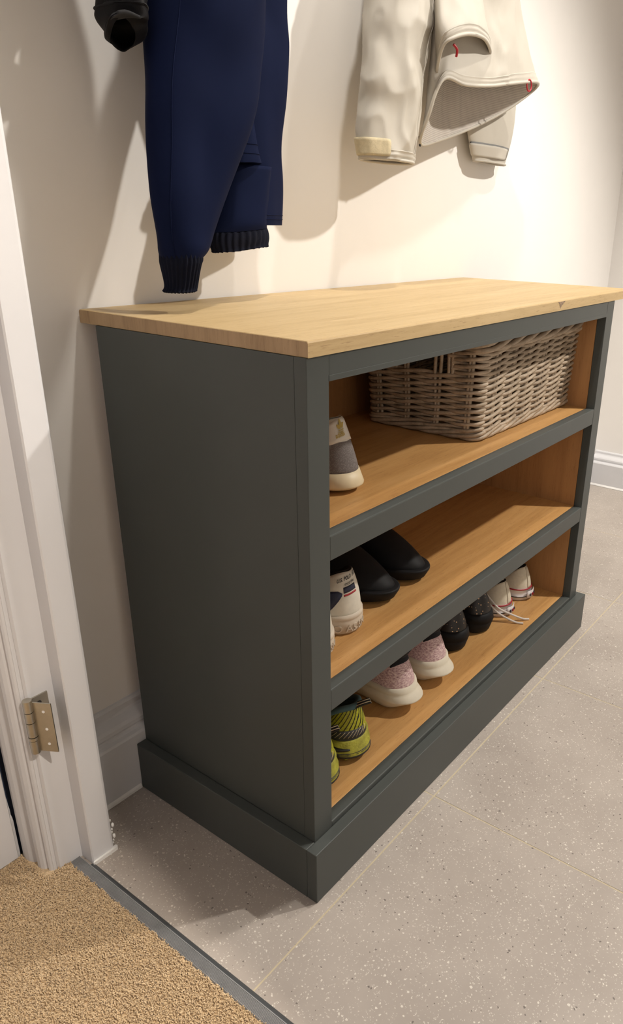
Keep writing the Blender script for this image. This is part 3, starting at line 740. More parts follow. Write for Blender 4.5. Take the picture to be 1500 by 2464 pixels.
# --- 4: yellow trail shoes, bottom shelf
def trail(hx, hy, label, yaw, foot):
    r = shoe_root('trail_shoe', label, 'yellow trail running shoes on the bottom shelf', hx, hy, Z3, yaw)
    s = Shoe(.275, .037, .045, .040, .098, .070, .090, .012, .16, foot=foot, ow=.033, lean=1.5)
    s.upper(r, [M['yellow'], M['charcoal_rubber']], lambda v, w_, sg: 1 if w_ < .20 and v < .5 else 0)
    s.lining(r, M['teal']); s.collar(r, M['teal'], .0052); tongue(s, r, M['teal']); laces(s, r, M['ink'])
    s.sole(r, [M['charcoal_rubber'], M['yellow_foam']], [(.20, -.007, -.006, -.003), (.24, .0, .004, 0), (.30, .004, .009, 0), (.36, .003, .008, .002), (.62, .0045, .006, .003), (.68, .002, .003, .001), (1.0, .003, .002, .001), (1.12, .001, 0, 0), (1.14, -.004, -.003, 0)], fmat=[0, 0, 0, 1, 1, 1, 1, 1])
    for k in range(17):
        a = -.150+.0098*k
        s.ribbon(r, 'stripe', M['ink'], a, .36, a+.026, .94 if k < 16 else .8, .0013, .0007, 6)
    s.patch(r, 'dark_band', M['charcoal_rubber'], lambda u, t: (-.10+.11*u, .10+.24*t+.04*(1-u)), 12, 3, .0006)
    for k in range(14):
        a = -.092+.0075*k
        s.ribbon(r, 'thin_stripe', M['cream_rubber'], a, .14, a+.010, .32, .0006, .0009, 4)
    s.patch(r, 'swoosh', M['navy_print'], lambda u, t: (-.135+.085*u, .02+.12*(1-u)*.3+(.16*max(0, math.sin(PI*min(1, .15+u)))**.7)*t-.05), 12, 3, .003)
    s.side_patch(r, 'foam_inlay', M['ink'], [(-.135, .024, .036, .0045), (-.085, .021, .035, .0050), (-.045, .0225, .030, .0050), (-.022, .026, .0275, .0048)])
    for zz in (.0195, .0165):
        s.side_patch(r, 'foam_groove', M['charcoal_rubber'], [(-.11, zz, zz+.0010, .0052), (-.05, zz-.001, zz+.0002, .0060), (.0, zz+.001, zz+.0018, .0070), (.02, zz, zz+.0008, .0070)], .0008)
    # pull tab
    p = [(-.004, .018, .090), (.000, .009, .099), (.006, -.004, .108), (.010, -.011, .112)]
    sp_ = smooth_path(p, 4); wv = Vector((.55, .8, .05)).normalized()*.006; up = Vector((-.5, .3, .8)).normalized()*.0014
    vs = []; 
    for q in sp_: vs += [q-wv-up, q+wv-up, q+wv+up, q-wv+up]
    fs = [(i*4+k, i*4+(k+1) % 4, i*4+4+(k+1) % 4, i*4+4+k) for i in range(len(sp_)-1) for k in range(4)]+[(0, 1, 2, 3), tuple(4*(len(sp_)-1)+k for k in range(4))]
    pt_ = mesh('pull_tab', vs, fs, M['ink'], r)
    for sg in (-.55, .45):
        vs = []
        for q in sp_: c = q+wv*sg; vs += [c-wv*.14-up*1.25, c+wv*.14-up*1.25, c+wv*.14+up*1.25, c-wv*.14+up*1.25]
        mesh('tab_stripe', vs, fs, M['cream_rubber'], pt_)
    # lugs under the sole
    rn = random.Random(3)
    for k in range(12):
        v_ = [.02, .10, .20, .32, .45, .58, .7, .82][k % 8]; sg = -1 if k % 2 else 1
        if k >= 8: sg = -sg
        x, y = s.out(max(v_, .03), sg); x *= .72
        vv, ff = box_vf(x-.008, x+.008, y+.002, y+.018, 0, .0105)
        o = mesh('lug', vv, ff, M['yellow_foam'], r); bevel(o, .002, 1)
trail(.300, .110, 'yellow and black trail running shoe beside the pink shoes, with striped pull tab', -4, 1)
trail(.171, .105, 'yellow trail running shoe almost hidden by the left stile', 0, -1)
# --- 5: pink knit runners
def pink(hx, hy, label, yaw, foot):
    r = shoe_root('running_shoe', label, 'pink knit running shoes on the bottom shelf', hx, hy, Z3, yaw)
    s = Shoe(.265, .036, .045, .050, .108, .082, .098, .018, .15, foot=foot, ow=.026, lean=1.4, toe_spring=.012)
    s.upper(r, [M['pink']]); s.lining(r, M['black_fabric']); tongue(s, r, M['black_fabric']); laces(s, r, M['lace'])
    s.sole(r, M['foam'], [(.0, -.012, -.022, -.010), (.04, -.009, -.018, -.004), (.30, .001, .000, 0), (.50, .0045, .017, .003), (.54, .005, .019, .003), (.58, .005, .018, .003), (.74, .004, .008, .003), (.78, .0028, .006, .002), (.82, .004, .005, .003), (1.06, .0035, .003, .001), (1.15, .0, .0, 0), (1.16, -.004, -.003, 0)])
    # black flared heel collar
    s.patch(r, 'heel_collar', M['black_fabric'], lambda u, t: ((u-.5)*.10, .80-.10*(abs(u-.5)*2)**2+.0+(.195+.10*(abs(u-.5)*2)**2)*t), 16, 5, .0014)
    vs = []; fs = []; n = 12
    for j in range(5):
        for i in range(n+1):
            t = i/n*2-1; hgt = j/4
            p = s.at(t*.05, .97, .0005); q = Vector((p.x*.92, p.y-.010*hgt*(1-t*t), p.z+.016*hgt*(1-t*t)**.5)); vs.append(q)
    for j in range(4):
        for i in range(n): fs.append((j*(n+1)+i, j*(n+1)+i+1, (j+1)*(n+1)+i+1, (j+1)*(n+1)+i))
    o = mesh('heel_flare', vs, fs, M['black_fabric'], r, True); md = o.modifiers.new('t', 'SOLIDIFY'); md.thickness = .003
pink(.545, .122, 'pink knit running shoe with thick cream sole, nearer the yellow trail shoe', 1, 1)
pink(.712, .122, 'pink knit running shoe with thick cream sole, nearer the black glitter shoes', -1, -1)
# --- 6: black glitter trainers
def glit(hx, hy, label, yaw, foot):
    r = shoe_root('glitter_trainer', label, 'black glitter trainers on the bottom shelf', hx, hy, Z3, yaw)
    s = Shoe(.255, .034, .043, .046, .100, .072, .092, .020, .15, foot=foot, ow=.024, lean=1.6)
    s.upper(r, [M['glitter'], M['black_rubber']], lambda v, w_, sg: 0 if w_ > .1 and v < .25 else 1); s.lining(r, M['black_fabric']); tongue(s, r, M['black_fabric']); laces(s, r, M['brown_strap'])
    s.sole(r, M['black_rubber'], [(.0, -.004, -.006, -.006), (.10, .001, .0, 0), (.55, .004, .006, .002), (.60, .003, .005, .002), (.62, .0045, .007, .003), (.95, .003, .004, .001), (1.1, .0, .0, 0), (1.12, -.004, -.003, 0)])
    s.collar(r, M['brown_strap'], .0022)
    s.ribbon(r, 'strap', M['brown_strap'], -.110, .10, -.050, .93, .004, .0016, 10)
    s.ribbon(r, 'strap', M['brown_strap'], -.098, .10, -.040, .93, .003, .0022, 10)
glit(.905, .160, 'black glitter trainer beside the pink shoes, left one of its pair', 2, 1)
glit(1.050, .152, 'black glitter trainer beside the cream canvas shoes, right one of its pair', -2, -1)
# --- 7: cream canvas shoes
def canv(hx, hy, label, yaw, foot, loose):
    r = shoe_root('canvas_shoe', label, 'cream canvas shoes on the bottom shelf', hx, hy, Z3, yaw)
    s = Shoe(.245, .033, .044, .030, .080, .043, .078, .014, .15, foot=foot, ow=.026, lean=1.7, toe_spring=.004)
    s.upper(r, [M['canvas']]); s.lining(r, M['black_fabric']); tongue(s, r, M['canvas']); laces(s, r, M['lace'])
    s.sole(r, [M['white_rubber'], M['ink'], M['red']], [(.0, -.003, -.003, -.002), (.04, .0005, .001, 0), (.30, .002, .003, .002), (.305, .0024, .0034, .002), (.38, .0024, .0034, .002), (.385, .002, .003, .002), (.92, .002, .003, .001), (.925, .0024, .0034, .001), (1.02, .0024, .0034, .001), (1.03, .001, .001, 0), (1.05, -.003, -.003, 0)], fmat=[0, 0, 0, 1, 0, 0, 0, 2, 2, 0])
    s.patch(r, 'heel_strip', M['canvas'], lambda u, t: ((u-.5)*.016, .02+.95*t), 4, 8, .0012)
    # heel patch on the rubber
    pts = []
    for j in range(2):
        for i in range(9):
            a = (i/8-.5)*.9; pts.append((s.wh*1.06*math.sin(a*1.15)+0, .0335-.0385*math.cos(a*1.15)*1.06-.0016, .007+.018*j))
    o = mesh('heel_label', pts, [(i, i+1, i+10, i+9) for i in range(8)], M['white_rubber'], r, True); md = o.modifiers.new('t', 'SOLIDIFY'); md.thickness = .0016
    for i in (2, 4, 6):
        c = Vector(pts[i])+Vector((0, -.0016, .008)); vv, ff = box_vf(c.x-.0022, c.x+.0022, c.y-.0006, c.y+.0012, c.z-.003, c.z+.003); mesh('label_print', vv, ff, M['red' if i == 4 else 'navy_print'], r)
    if loose:
        A = [(-.028, .070, .052), (-.036, .052, .060), (-.043, .030, .050), (-.040, .006, .030), (-.024, -.020, .016), (-.006, -.038, .004), (.004, -.049, .0022)]
        Bp = [(-.026, .072, .050), (-.040, .056, .056), (-.046, .036, .044), (-.044, .008, .022), (-.036, -.014, .010), (-.028, -.032, .0026), (-.022, -.047, .0022)]
        for p in (A, Bp):
            v, f = tube(smooth_path(p, 5), .0023, 7); mesh('loose_lace', v, f, M['lace'], r, True)
        lp = [(-.006, .020, .086), (-.012, .012, .100), (-.006, .006, .107), (.003, .010, .104), (.006, .020, .090)]
        v, f = tube(smooth_path(lp, 5), .003, 7); mesh('lace_loop', v, f, M['lace'], r, True)
canv(1.200, .150, 'cream canvas shoe with loose white laces trailing over its heel', 1, 1, True)
canv(1.354, .148, 'cream canvas shoe at the right end of the bottom shelf, laces tucked', 1, -1, False)
# ---------------------------------------------------------------- garments
GARM = {
 'navy_sleeve': [
  [(0.116,0.311,0.831),(0.113,0.323,0.831),(0.105,0.331,0.831),(0.094,0.334,0.831),(0.083,0.331,0.831),(0.075,0.323,0.831),(0.072,0.311,0.831),(0.075,0.300,0.831),(0.083,0.291,0.831),(0.094,0.288,0.831),(0.105,0.291,0.831),(0.113,0.300,0.831)],
  [(0.119,0.311,0.839),(0.116,0.323,0.839),(0.108,0.332,0.839),(0.097,0.335,0.839),(0.086,0.332,0.839),(0.078,0.323,0.839),(0.075,0.311,0.839),(0.078,0.299,0.839),(0.086,0.290,0.839),(0.097,0.287,0.839),(0.108,0.290,0.839),(0.116,0.299,0.839)],
  [(0.123,0.311,0.863),(0.119,0.326,0.863),(0.111,0.337,0.863),(0.099,0.341,0.863),(0.087,0.337,0.863),(0.078,0.326,0.863),(0.075,0.311,0.863),(0.078,0.296,0.863),(0.087,0.286,0.863),(0.099,0.282,0.863),(0.111,0.286,0.863),(0.119,0.296,0.863)],
  [(0.125,0.311,0.872),(0.122,0.326,0.872),(0.113,0.337,0.872),(0.100,0.341,0.872),(0.088,0.337,0.872),(0.079,0.326,0.872),(0.075,0.311,0.872),(0.079,0.296,0.872),(0.088,0.286,0.872),(0.100,0.282,0.872),(0.113,0.286,0.872),(0.122,0.296,0.872)],
  [(0.142,0.311,0.886),(0.138,0.328,0.886),(0.124,0.341,0.886),(0.106,0.345,0.886),(0.088,0.341,0.886),(0.075,0.328,0.886),(0.070,0.311,0.886),(0.075,0.294,0.886),(0.088,0.282,0.886),(0.106,0.277,0.886),(0.124,0.282,0.886),(0.138,0.294,0.886)],
  [(0.156,0.311,0.910),(0.150,0.329,0.910),(0.134,0.343,0.910),(0.112,0.348,0.910),(0.090,0.343,0.910),(0.074,0.329,0.910),(0.068,0.311,0.910),(0.074,0.293,0.910),(0.090,0.279,0.910),(0.112,0.274,0.910),(0.134,0.279,0.910),(0.150,0.293,0.910)],
  [(0.182,0.311,0.971),(0.175,0.331,0.971),(0.154,0.346,0.971),(0.127,0.352,0.971),(0.099,0.346,0.971),(0.079,0.331,0.971),(0.071,0.311,0.971),(0.079,0.291,0.971),(0.099,0.276,0.971),(0.127,0.271,0.971),(0.154,0.276,0.971),(0.175,0.291,0.971)],
  [(0.212,0.314,1.036),(0.203,0.337,1.036),(0.178,0.353,1.036),(0.145,0.359,1.036),(0.111,0.353,1.036),(0.086,0.337,1.036),(0.077,0.314,1.036),(0.086,0.292,1.036),(0.111,0.276,1.036),(0.145,0.270,1.036),(0.178,0.276,1.036),(0.203,0.292,1.036)],
  [(0.238,0.318,1.095),(0.228,0.341,1.095),(0.199,0.359,1.095),(0.161,0.365,1.095),(0.122,0.359,1.095),(0.094,0.341,1.095),(0.084,0.318,1.095),(0.094,0.294,1.095),(0.122,0.277,1.095),(0.161,0.271,1.095),(0.199,0.277,1.095),(0.228,0.294,1.095)],
  [(0.263,0.321,1.149),(0.251,0.346,1.149),(0.220,0.363,1.149),(0.177,0.370,1.149),(0.134,0.363,1.149),(0.103,0.346,1.149),(0.092,0.321,1.149),(0.103,0.296,1.149),(0.134,0.278,1.149),(0.177,0.272,1.149),(0.220,0.278,1.149),(0.251,0.296,1.149)],
  [(0.285,0.327,1.198),(0.273,0.354,1.198),(0.239,0.373,1.198),(0.194,0.380,1.198),(0.148,0.373,1.198),(0.115,0.354,1.198),(0.103,0.327,1.198),(0.115,0.301,1.198),(0.148,0.282,1.198),(0.194,0.275,1.198),(0.239,0.282,1.198),(0.273,0.301,1.198)],
  [(0.306,0.334,1.261),(0.293,0.362,1.261),(0.260,0.382,1.261),(0.215,0.390,1.261),(0.169,0.382,1.261),(0.136,0.362,1.261),(0.124,0.334,1.261),(0.136,0.306,1.261),(0.169,0.286,1.261),(0.215,0.278,1.261),(0.260,0.286,1.261),(0.293,0.306,1.261)],
  [(0.315,0.347,1.327),(0.306,0.373,1.327),(0.280,0.393,1.327),(0.246,0.400,1.327),(0.211,0.393,1.327),(0.186,0.373,1.327),(0.176,0.347,1.327),(0.186,0.321,1.327),(0.211,0.302,1.327),(0.246,0.295,1.327),(0.280,0.302,1.327),(0.306,0.321,1.327)],
 ],
 'navy_cuff': [
  [(0.314,0.360,0.885),(0.307,0.370,0.884),(0.286,0.377,0.883),(0.258,0.380,0.881),(0.230,0.377,0.878),(0.209,0.370,0.877),(0.202,0.360,0.876),(0.209,0.350,0.877),(0.230,0.343,0.878),(0.258,0.341,0.881),(0.286,0.343,0.883),(0.307,0.350,0.884)],
  [(0.315,0.360,0.894),(0.307,0.371,0.894),(0.286,0.379,0.892),(0.257,0.382,0.890),(0.228,0.379,0.888),(0.207,0.371,0.886),(0.199,0.360,0.886),(0.207,0.349,0.886),(0.228,0.342,0.888),(0.257,0.339,0.890),(0.286,0.342,0.892),(0.307,0.349,0.894)],
  [(0.312,0.360,0.911),(0.304,0.372,0.910),(0.284,0.380,0.909),(0.256,0.383,0.907),(0.229,0.380,0.905),(0.208,0.372,0.904),(0.201,0.360,0.904),(0.208,0.349,0.904),(0.229,0.340,0.905),(0.256,0.337,0.907),(0.284,0.340,0.909),(0.304,0.349,0.910)],
  [(0.309,0.360,0.927),(0.303,0.375,0.927),(0.285,0.386,0.927),(0.260,0.390,0.927),(0.235,0.386,0.927),(0.217,0.375,0.927),(0.210,0.360,0.927),(0.217,0.346,0.927),(0.235,0.335,0.927),(0.260,0.331,0.927),(0.285,0.335,0.927),(0.303,0.346,0.927)],
  [(0.322,0.367,0.997),(0.316,0.383,0.997),(0.300,0.395,0.997),(0.279,0.400,0.997),(0.257,0.395,0.997),(0.241,0.383,0.997),(0.236,0.367,0.997),(0.241,0.350,0.997),(0.257,0.338,0.997),(0.279,0.334,0.997),(0.300,0.338,0.997),(0.316,0.350,0.997)],
 ],
 'navy_body': [
  [(0.371,0.377,0.915),(0.360,0.390,0.915),(0.331,0.399,0.915),(0.290,0.403,0.915),(0.249,0.399,0.915),(0.219,0.390,0.915),(0.208,0.377,0.915),(0.219,0.364,0.915),(0.249,0.354,0.915),(0.290,0.350,0.915),(0.331,0.354,0.915),(0.360,0.364,0.915)],
  [(0.369,0.377,0.934),(0.359,0.391,0.934),(0.330,0.402,0.934),(0.290,0.406,0.934),(0.251,0.402,0.934),(0.222,0.391,0.934),(0.211,0.377,0.934),(0.222,0.362,0.934),(0.251,0.351,0.934),(0.290,0.347,0.934),(0.330,0.351,0.934),(0.359,0.362,0.934)],
  [(0.367,0.377,0.981),(0.357,0.391,0.981),(0.332,0.402,0.981),(0.298,0.406,0.981),(0.263,0.402,0.981),(0.238,0.391,0.981),(0.229,0.377,0.981),(0.238,0.362,0.981),(0.263,0.351,0.981),(0.298,0.347,0.981),(0.332,0.351,0.981),(0.357,0.362,0.981)],
  [(0.361,0.377,1.038),(0.353,0.393,1.038),(0.331,0.405,1.038),(0.301,0.409,1.038),(0.270,0.405,1.038),(0.248,0.393,1.038),(0.240,0.377,1.038),(0.248,0.360,1.038),(0.270,0.348,1.038),(0.301,0.344,1.038),(0.331,0.348,1.038),(0.353,0.360,1.038)],
  [(0.371,0.377,1.109),(0.362,0.395,1.109),(0.336,0.408,1.109),(0.301,0.413,1.109),(0.265,0.408,1.109),(0.239,0.395,1.109),(0.230,0.377,1.109),(0.239,0.359,1.109),(0.265,0.345,1.109),(0.301,0.341,1.109),(0.336,0.345,1.109),(0.362,0.359,1.109)],
  [(0.379,0.377,1.166),(0.368,0.396,1.166),(0.339,0.411,1.166),(0.299,0.416,1.166),(0.259,0.411,1.166),(0.230,0.396,1.166),(0.219,0.377,1.166),(0.230,0.357,1.166),(0.259,0.343,1.166),(0.299,0.337,1.166),(0.339,0.343,1.166),(0.368,0.357,1.166)],
  [(0.373,0.373,1.208),(0.360,0.395,1.208),(0.327,0.410,1.208),(0.282,0.416,1.208),(0.236,0.410,1.208),(0.203,0.395,1.208),(0.190,0.373,1.208),(0.203,0.352,1.208),(0.236,0.336,1.208),(0.282,0.331,1.208),(0.327,0.336,1.208),(0.360,0.352,1.208)],
  [(0.374,0.367,1.275),(0.360,0.391,1.275),(0.321,0.409,1.275),(0.269,0.416,1.275),(0.216,0.409,1.275),(0.178,0.391,1.275),(0.164,0.367,1.275),(0.178,0.342,1.275),(0.216,0.324,1.275),(0.269,0.318,1.275),(0.321,0.324,1.275),(0.360,0.342,1.275)],
  [(0.368,0.367,1.342),(0.355,0.391,1.342),(0.319,0.409,1.342),(0.271,0.416,1.342),(0.222,0.409,1.342),(0.186,0.391,1.342),(0.173,0.367,1.342),(0.186,0.342,1.342),(0.222,0.324,1.342),(0.271,0.318,1.342),(0.319,0.324,1.342),(0.355,0.342,1.342)],
  [(0.356,0.380,1.402),(0.347,0.400,1.402),(0.322,0.414,1.402),(0.287,0.419,1.402),(0.253,0.414,1.402),(0.228,0.400,1.402),(0.219,0.380,1.402),(0.228,0.360,1.402),(0.253,0.346,1.402),(0.287,0.341,1.402),(0.322,0.346,1.402),(0.347,0.360,1.402)],
  [(0.343,0.393,1.438),(0.338,0.406,1.438),(0.326,0.416,1.438),(0.310,0.419,1.438),(0.293,0.416,1.438),(0.281,0.406,1.438),(0.277,0.393,1.438),(0.281,0.380,1.438),(0.293,0.370,1.438),(0.310,0.367,1.438),(0.326,0.370,1.438),(0.338,0.380,1.438)],
 ],
 'navy_flap': [
  [(0.294,0.350,1.001),(0.290,0.362,1.001),(0.278,0.370,1.000),(0.262,0.373,1.000),(0.246,0.370,0.999),(0.234,0.362,0.999),(0.230,0.350,0.999),(0.234,0.339,0.999),(0.246,0.331,0.999),(0.262,0.328,1.000),(0.278,0.331,1.000),(0.290,0.339,1.001)],
  [(0.290,0.350,1.012),(0.286,0.362,1.012),(0.276,0.370,1.012),(0.263,0.373,1.012),(0.250,0.370,1.012),(0.240,0.362,1.012),(0.236,0.350,1.012),(0.240,0.339,1.012),(0.250,0.331,1.012),(0.263,0.328,1.012),(0.276,0.331,1.012),(0.286,0.339,1.012)],
  [(0.284,0.354,1.040),(0.282,0.364,1.040),(0.276,0.372,1.040),(0.268,0.375,1.040),(0.260,0.372,1.040),(0.254,0.364,1.040),(0.252,0.354,1.040),(0.254,0.343,1.040),(0.260,0.335,1.040),(0.268,0.332,1.040),(0.276,0.335,1.040),(0.282,0.343,1.040)],
  [(0.283,0.357,1.078),(0.282,0.364,1.078),(0.278,0.369,1.078),(0.273,0.371,1.078),(0.268,0.369,1.078),(0.264,0.364,1.078),(0.263,0.357,1.078),(0.264,0.350,1.078),(0.268,0.345,1.078),(0.273,0.343,1.078),(0.278,0.345,1.078),(0.282,0.350,1.078)],
  [(0.286,0.360,1.110),(0.285,0.365,1.110),(0.282,0.369,1.110),(0.278,0.370,1.110),(0.274,0.369,1.110),(0.272,0.365,1.110),(0.271,0.360,1.110),(0.272,0.355,1.110),(0.274,0.352,1.110),(0.278,0.350,1.110),(0.282,0.352,1.110),(0.285,0.355,1.110)],
  [(0.319,0.360,1.165),(0.316,0.370,1.165),(0.310,0.377,1.165),(0.300,0.380,1.165),(0.291,0.377,1.165),(0.284,0.370,1.165),(0.282,0.360,1.165),(0.284,0.350,1.165),(0.291,0.343,1.165),(0.300,0.341,1.165),(0.310,0.343,1.165),(0.316,0.350,1.165)],
 ],
 'black_sleeve': [
  [(0.028,0.321,1.111),(0.021,0.301,1.122),(0.025,0.295,1.129),(0.034,0.295,1.131),(0.046,0.301,1.128),(0.061,0.314,1.118),(0.067,0.327,1.112),(0.071,0.341,1.111),(0.068,0.347,1.108),(0.061,0.347,1.108),(0.049,0.341,1.109),(0.040,0.334,1.110)],
  [(0.023,0.321,1.115),(0.012,0.295,1.125),(0.018,0.288,1.132),(0.032,0.288,1.136),(0.050,0.295,1.133),(0.073,0.314,1.126),(0.087,0.334,1.124),(0.093,0.354,1.125),(0.088,0.367,1.122),(0.075,0.367,1.120),(0.056,0.354,1.118),(0.040,0.341,1.117)],
  [(0.035,0.327,1.135),(0.038,0.309,1.135),(0.045,0.296,1.135),(0.055,0.291,1.135),(0.066,0.296,1.135),(0.073,0.309,1.135),(0.076,0.327,1.135),(0.073,0.346,1.135),(0.066,0.359,1.135),(0.055,0.364,1.135),(0.045,0.359,1.135),(0.038,0.346,1.135)],
  [(0.034,0.327,1.147),(0.037,0.308,1.147),(0.045,0.294,1.147),(0.056,0.289,1.147),(0.067,0.294,1.147),(0.075,0.308,1.147),(0.078,0.327,1.147),(0.075,0.347,1.147),(0.067,0.361,1.147),(0.056,0.366,1.147),(0.045,0.361,1.147),(0.037,0.347,1.147)],
  [(0.034,0.327,1.159),(0.037,0.308,1.159),(0.045,0.293,1.159),(0.057,0.288,1.159),(0.068,0.293,1.159),(0.077,0.308,1.159),(0.080,0.327,1.159),(0.077,0.347,1.159),(0.068,0.362,1.159),(0.057,0.367,1.159),(0.045,0.362,1.159),(0.037,0.347,1.159)],
  [(0.037,0.331,1.182),(0.040,0.309,1.182),(0.049,0.294,1.182),(0.062,0.288,1.182),(0.075,0.294,1.182),(0.084,0.309,1.182),(0.088,0.331,1.182),(0.084,0.352,1.182),(0.075,0.368,1.182),(0.062,0.373,1.182),(0.049,0.368,1.182),(0.040,0.352,1.182)],
  [(0.045,0.334,1.208),(0.049,0.312,1.208),(0.058,0.296,1.208),(0.071,0.290,1.208),(0.084,0.296,1.208),(0.093,0.312,1.208),(0.097,0.334,1.208),(0.093,0.356,1.208),(0.084,0.372,1.208),(0.071,0.378,1.208),(0.058,0.372,1.208),(0.049,0.356,1.208)],
  [(0.063,0.347,1.270),(0.067,0.324,1.270),(0.077,0.307,1.270),(0.091,0.301,1.270),(0.105,0.307,1.270),(0.115,0.324,1.270),(0.118,0.347,1.270),(0.115,0.370,1.270),(0.105,0.387,1.270),(0.091,0.393,1.270),(0.077,0.387,1.270),(0.067,0.370,1.270)],
  [(0.110,0.373,1.333),(0.112,0.358,1.333),(0.119,0.347,1.333),(0.128,0.343,1.333),(0.137,0.347,1.333),(0.144,0.358,1.333),(0.146,0.373,1.333),(0.144,0.388,1.333),(0.137,0.399,1.333),(0.128,0.404,1.333),(0.119,0.399,1.333),(0.112,0.388,1.333)],
  [(0.139,0.393,1.358),(0.140,0.386,1.358),(0.143,0.381,1.358),(0.148,0.379,1.358),(0.152,0.381,1.358),(0.155,0.386,1.358),(0.156,0.393,1.358),(0.155,0.400,1.358),(0.152,0.405,1.358),(0.148,0.407,1.358),(0.143,0.405,1.358),(0.140,0.400,1.358)],
 ],
 'white_sleeve': [
  [(0.660,0.327,1.025),(0.651,0.344,1.025),(0.626,0.356,1.025),(0.592,0.360,1.025),(0.559,0.356,1.025),(0.534,0.344,1.025),(0.525,0.327,1.025),(0.534,0.311,1.025),(0.559,0.299,1.025),(0.592,0.295,1.025),(0.626,0.299,1.025),(0.651,0.311,1.025)],
  [(0.663,0.327,1.043),(0.654,0.345,1.043),(0.628,0.357,1.043),(0.593,0.362,1.043),(0.558,0.357,1.043),(0.532,0.345,1.043),(0.523,0.327,1.043),(0.532,0.310,1.043),(0.558,0.298,1.043),(0.593,0.293,1.043),(0.628,0.298,1.043),(0.654,0.310,1.043)],
  [(0.669,0.327,1.070),(0.659,0.346,1.070),(0.632,0.359,1.070),(0.595,0.364,1.070),(0.558,0.359,1.070),(0.530,0.346,1.070),(0.520,0.327,1.070),(0.530,0.309,1.070),(0.558,0.296,1.070),(0.595,0.291,1.070),(0.632,0.296,1.070),(0.659,0.309,1.070)],
  [(0.680,0.327,1.109),(0.670,0.346,1.109),(0.641,0.360,1.109),(0.601,0.365,1.109),(0.562,0.360,1.109),(0.533,0.346,1.109),(0.523,0.327,1.109),(0.533,0.309,1.109),(0.562,0.295,1.109),(0.601,0.290,1.109),(0.641,0.295,1.109),(0.670,0.309,1.109)],
  [(0.689,0.327,1.148),(0.678,0.347,1.148),(0.648,0.362,1.148),(0.607,0.367,1.148),(0.566,0.362,1.148),(0.536,0.347,1.148),(0.525,0.327,1.148),(0.536,0.308,1.148),(0.566,0.293,1.148),(0.607,0.288,1.148),(0.648,0.293,1.148),(0.678,0.308,1.148)],
  [(0.698,0.331,1.199),(0.687,0.351,1.199),(0.657,0.366,1.199),(0.617,0.371,1.199),(0.577,0.366,1.199),(0.547,0.351,1.199),(0.536,0.331,1.199),(0.547,0.310,1.199),(0.577,0.296,1.199),(0.617,0.290,1.199),(0.657,0.296,1.199),(0.687,0.310,1.199)],
  [(0.705,0.334,1.250),(0.695,0.355,1.250),(0.666,0.370,1.250),(0.628,0.376,1.250),(0.589,0.370,1.250),(0.561,0.355,1.250),(0.551,0.334,1.250),(0.561,0.313,1.250),(0.589,0.298,1.250),(0.628,0.292,1.250),(0.666,0.298,1.250),(0.695,0.313,1.250)],
  [(0.713,0.337,1.294),(0.703,0.359,1.294),(0.675,0.375,1.294),(0.638,0.381,1.294),(0.600,0.375,1.294),(0.573,0.359,1.294),(0.563,0.337,1.294),(0.573,0.316,1.294),(0.600,0.300,1.294),(0.638,0.294,1.294),(0.675,0.300,1.294),(0.703,0.316,1.294)],
  [(0.737,0.347,1.372),(0.727,0.370,1.372),(0.702,0.387,1.372),(0.667,0.393,1.372),(0.632,0.387,1.372),(0.607,0.370,1.372),(0.598,0.347,1.372),(0.607,0.324,1.372),(0.632,0.307,1.372),(0.667,0.301,1.372),(0.702,0.307,1.372),(0.727,0.324,1.372)],
  [(0.785,0.360,1.445),(0.776,0.380,1.445),(0.751,0.394,1.445),(0.717,0.400,1.445),(0.683,0.394,1.445),(0.658,0.380,1.445),(0.649,0.360,1.445),(0.658,0.341,1.445),(0.683,0.326,1.445),(0.717,0.321,1.445),(0.751,0.326,1.445),(0.776,0.341,1.445)],
 ],
 'white_right_sleeve': [
  [(1.211,0.416,1.061),(1.201,0.423,1.061),(1.173,0.428,1.061),(1.135,0.430,1.061),(1.097,0.428,1.061),(1.069,0.423,1.061),(1.059,0.416,1.061),(1.069,0.409,1.061),(1.097,0.403,1.061),(1.135,0.402,1.061),(1.173,0.403,1.061),(1.201,0.409,1.061)],
  [(1.220,0.416,1.080),(1.208,0.423,1.080),(1.176,0.429,1.080),(1.133,0.431,1.080),(1.090,0.429,1.080),(1.058,0.423,1.080),(1.046,0.416,1.080),(1.058,0.408,1.080),(1.090,0.403,1.080),(1.133,0.401,1.080),(1.176,0.403,1.080),(1.208,0.408,1.080)],
  [(1.234,0.416,1.115),(1.220,0.424,1.115),(1.182,0.430,1.115),(1.130,0.432,1.115),(1.077,0.430,1.115),(1.039,0.424,1.115),(1.025,0.416,1.115),(1.039,0.408,1.115),(1.077,0.402,1.115),(1.130,0.400,1.115),(1.182,0.402,1.115),(1.220,0.408,1.115)],
  [(1.243,0.416,1.167),(1.228,0.424,1.167),(1.186,0.430,1.167),(1.128,0.432,1.167),(1.071,0.430,1.167),(1.029,0.424,1.167),(1.014,0.416,1.167),(1.029,0.408,1.167),(1.071,0.402,1.167),(1.128,0.400,1.167),(1.186,0.402,1.167),(1.228,0.408,1.167)],
  [(1.243,0.416,1.209),(1.228,0.424,1.209),(1.187,0.430,1.209),(1.131,0.432,1.209),(1.074,0.430,1.209),(1.033,0.424,1.209),(1.018,0.416,1.209),(1.033,0.408,1.209),(1.074,0.402,1.209),(1.131,0.400,1.209),(1.187,0.402,1.209),(1.228,0.408,1.209)],
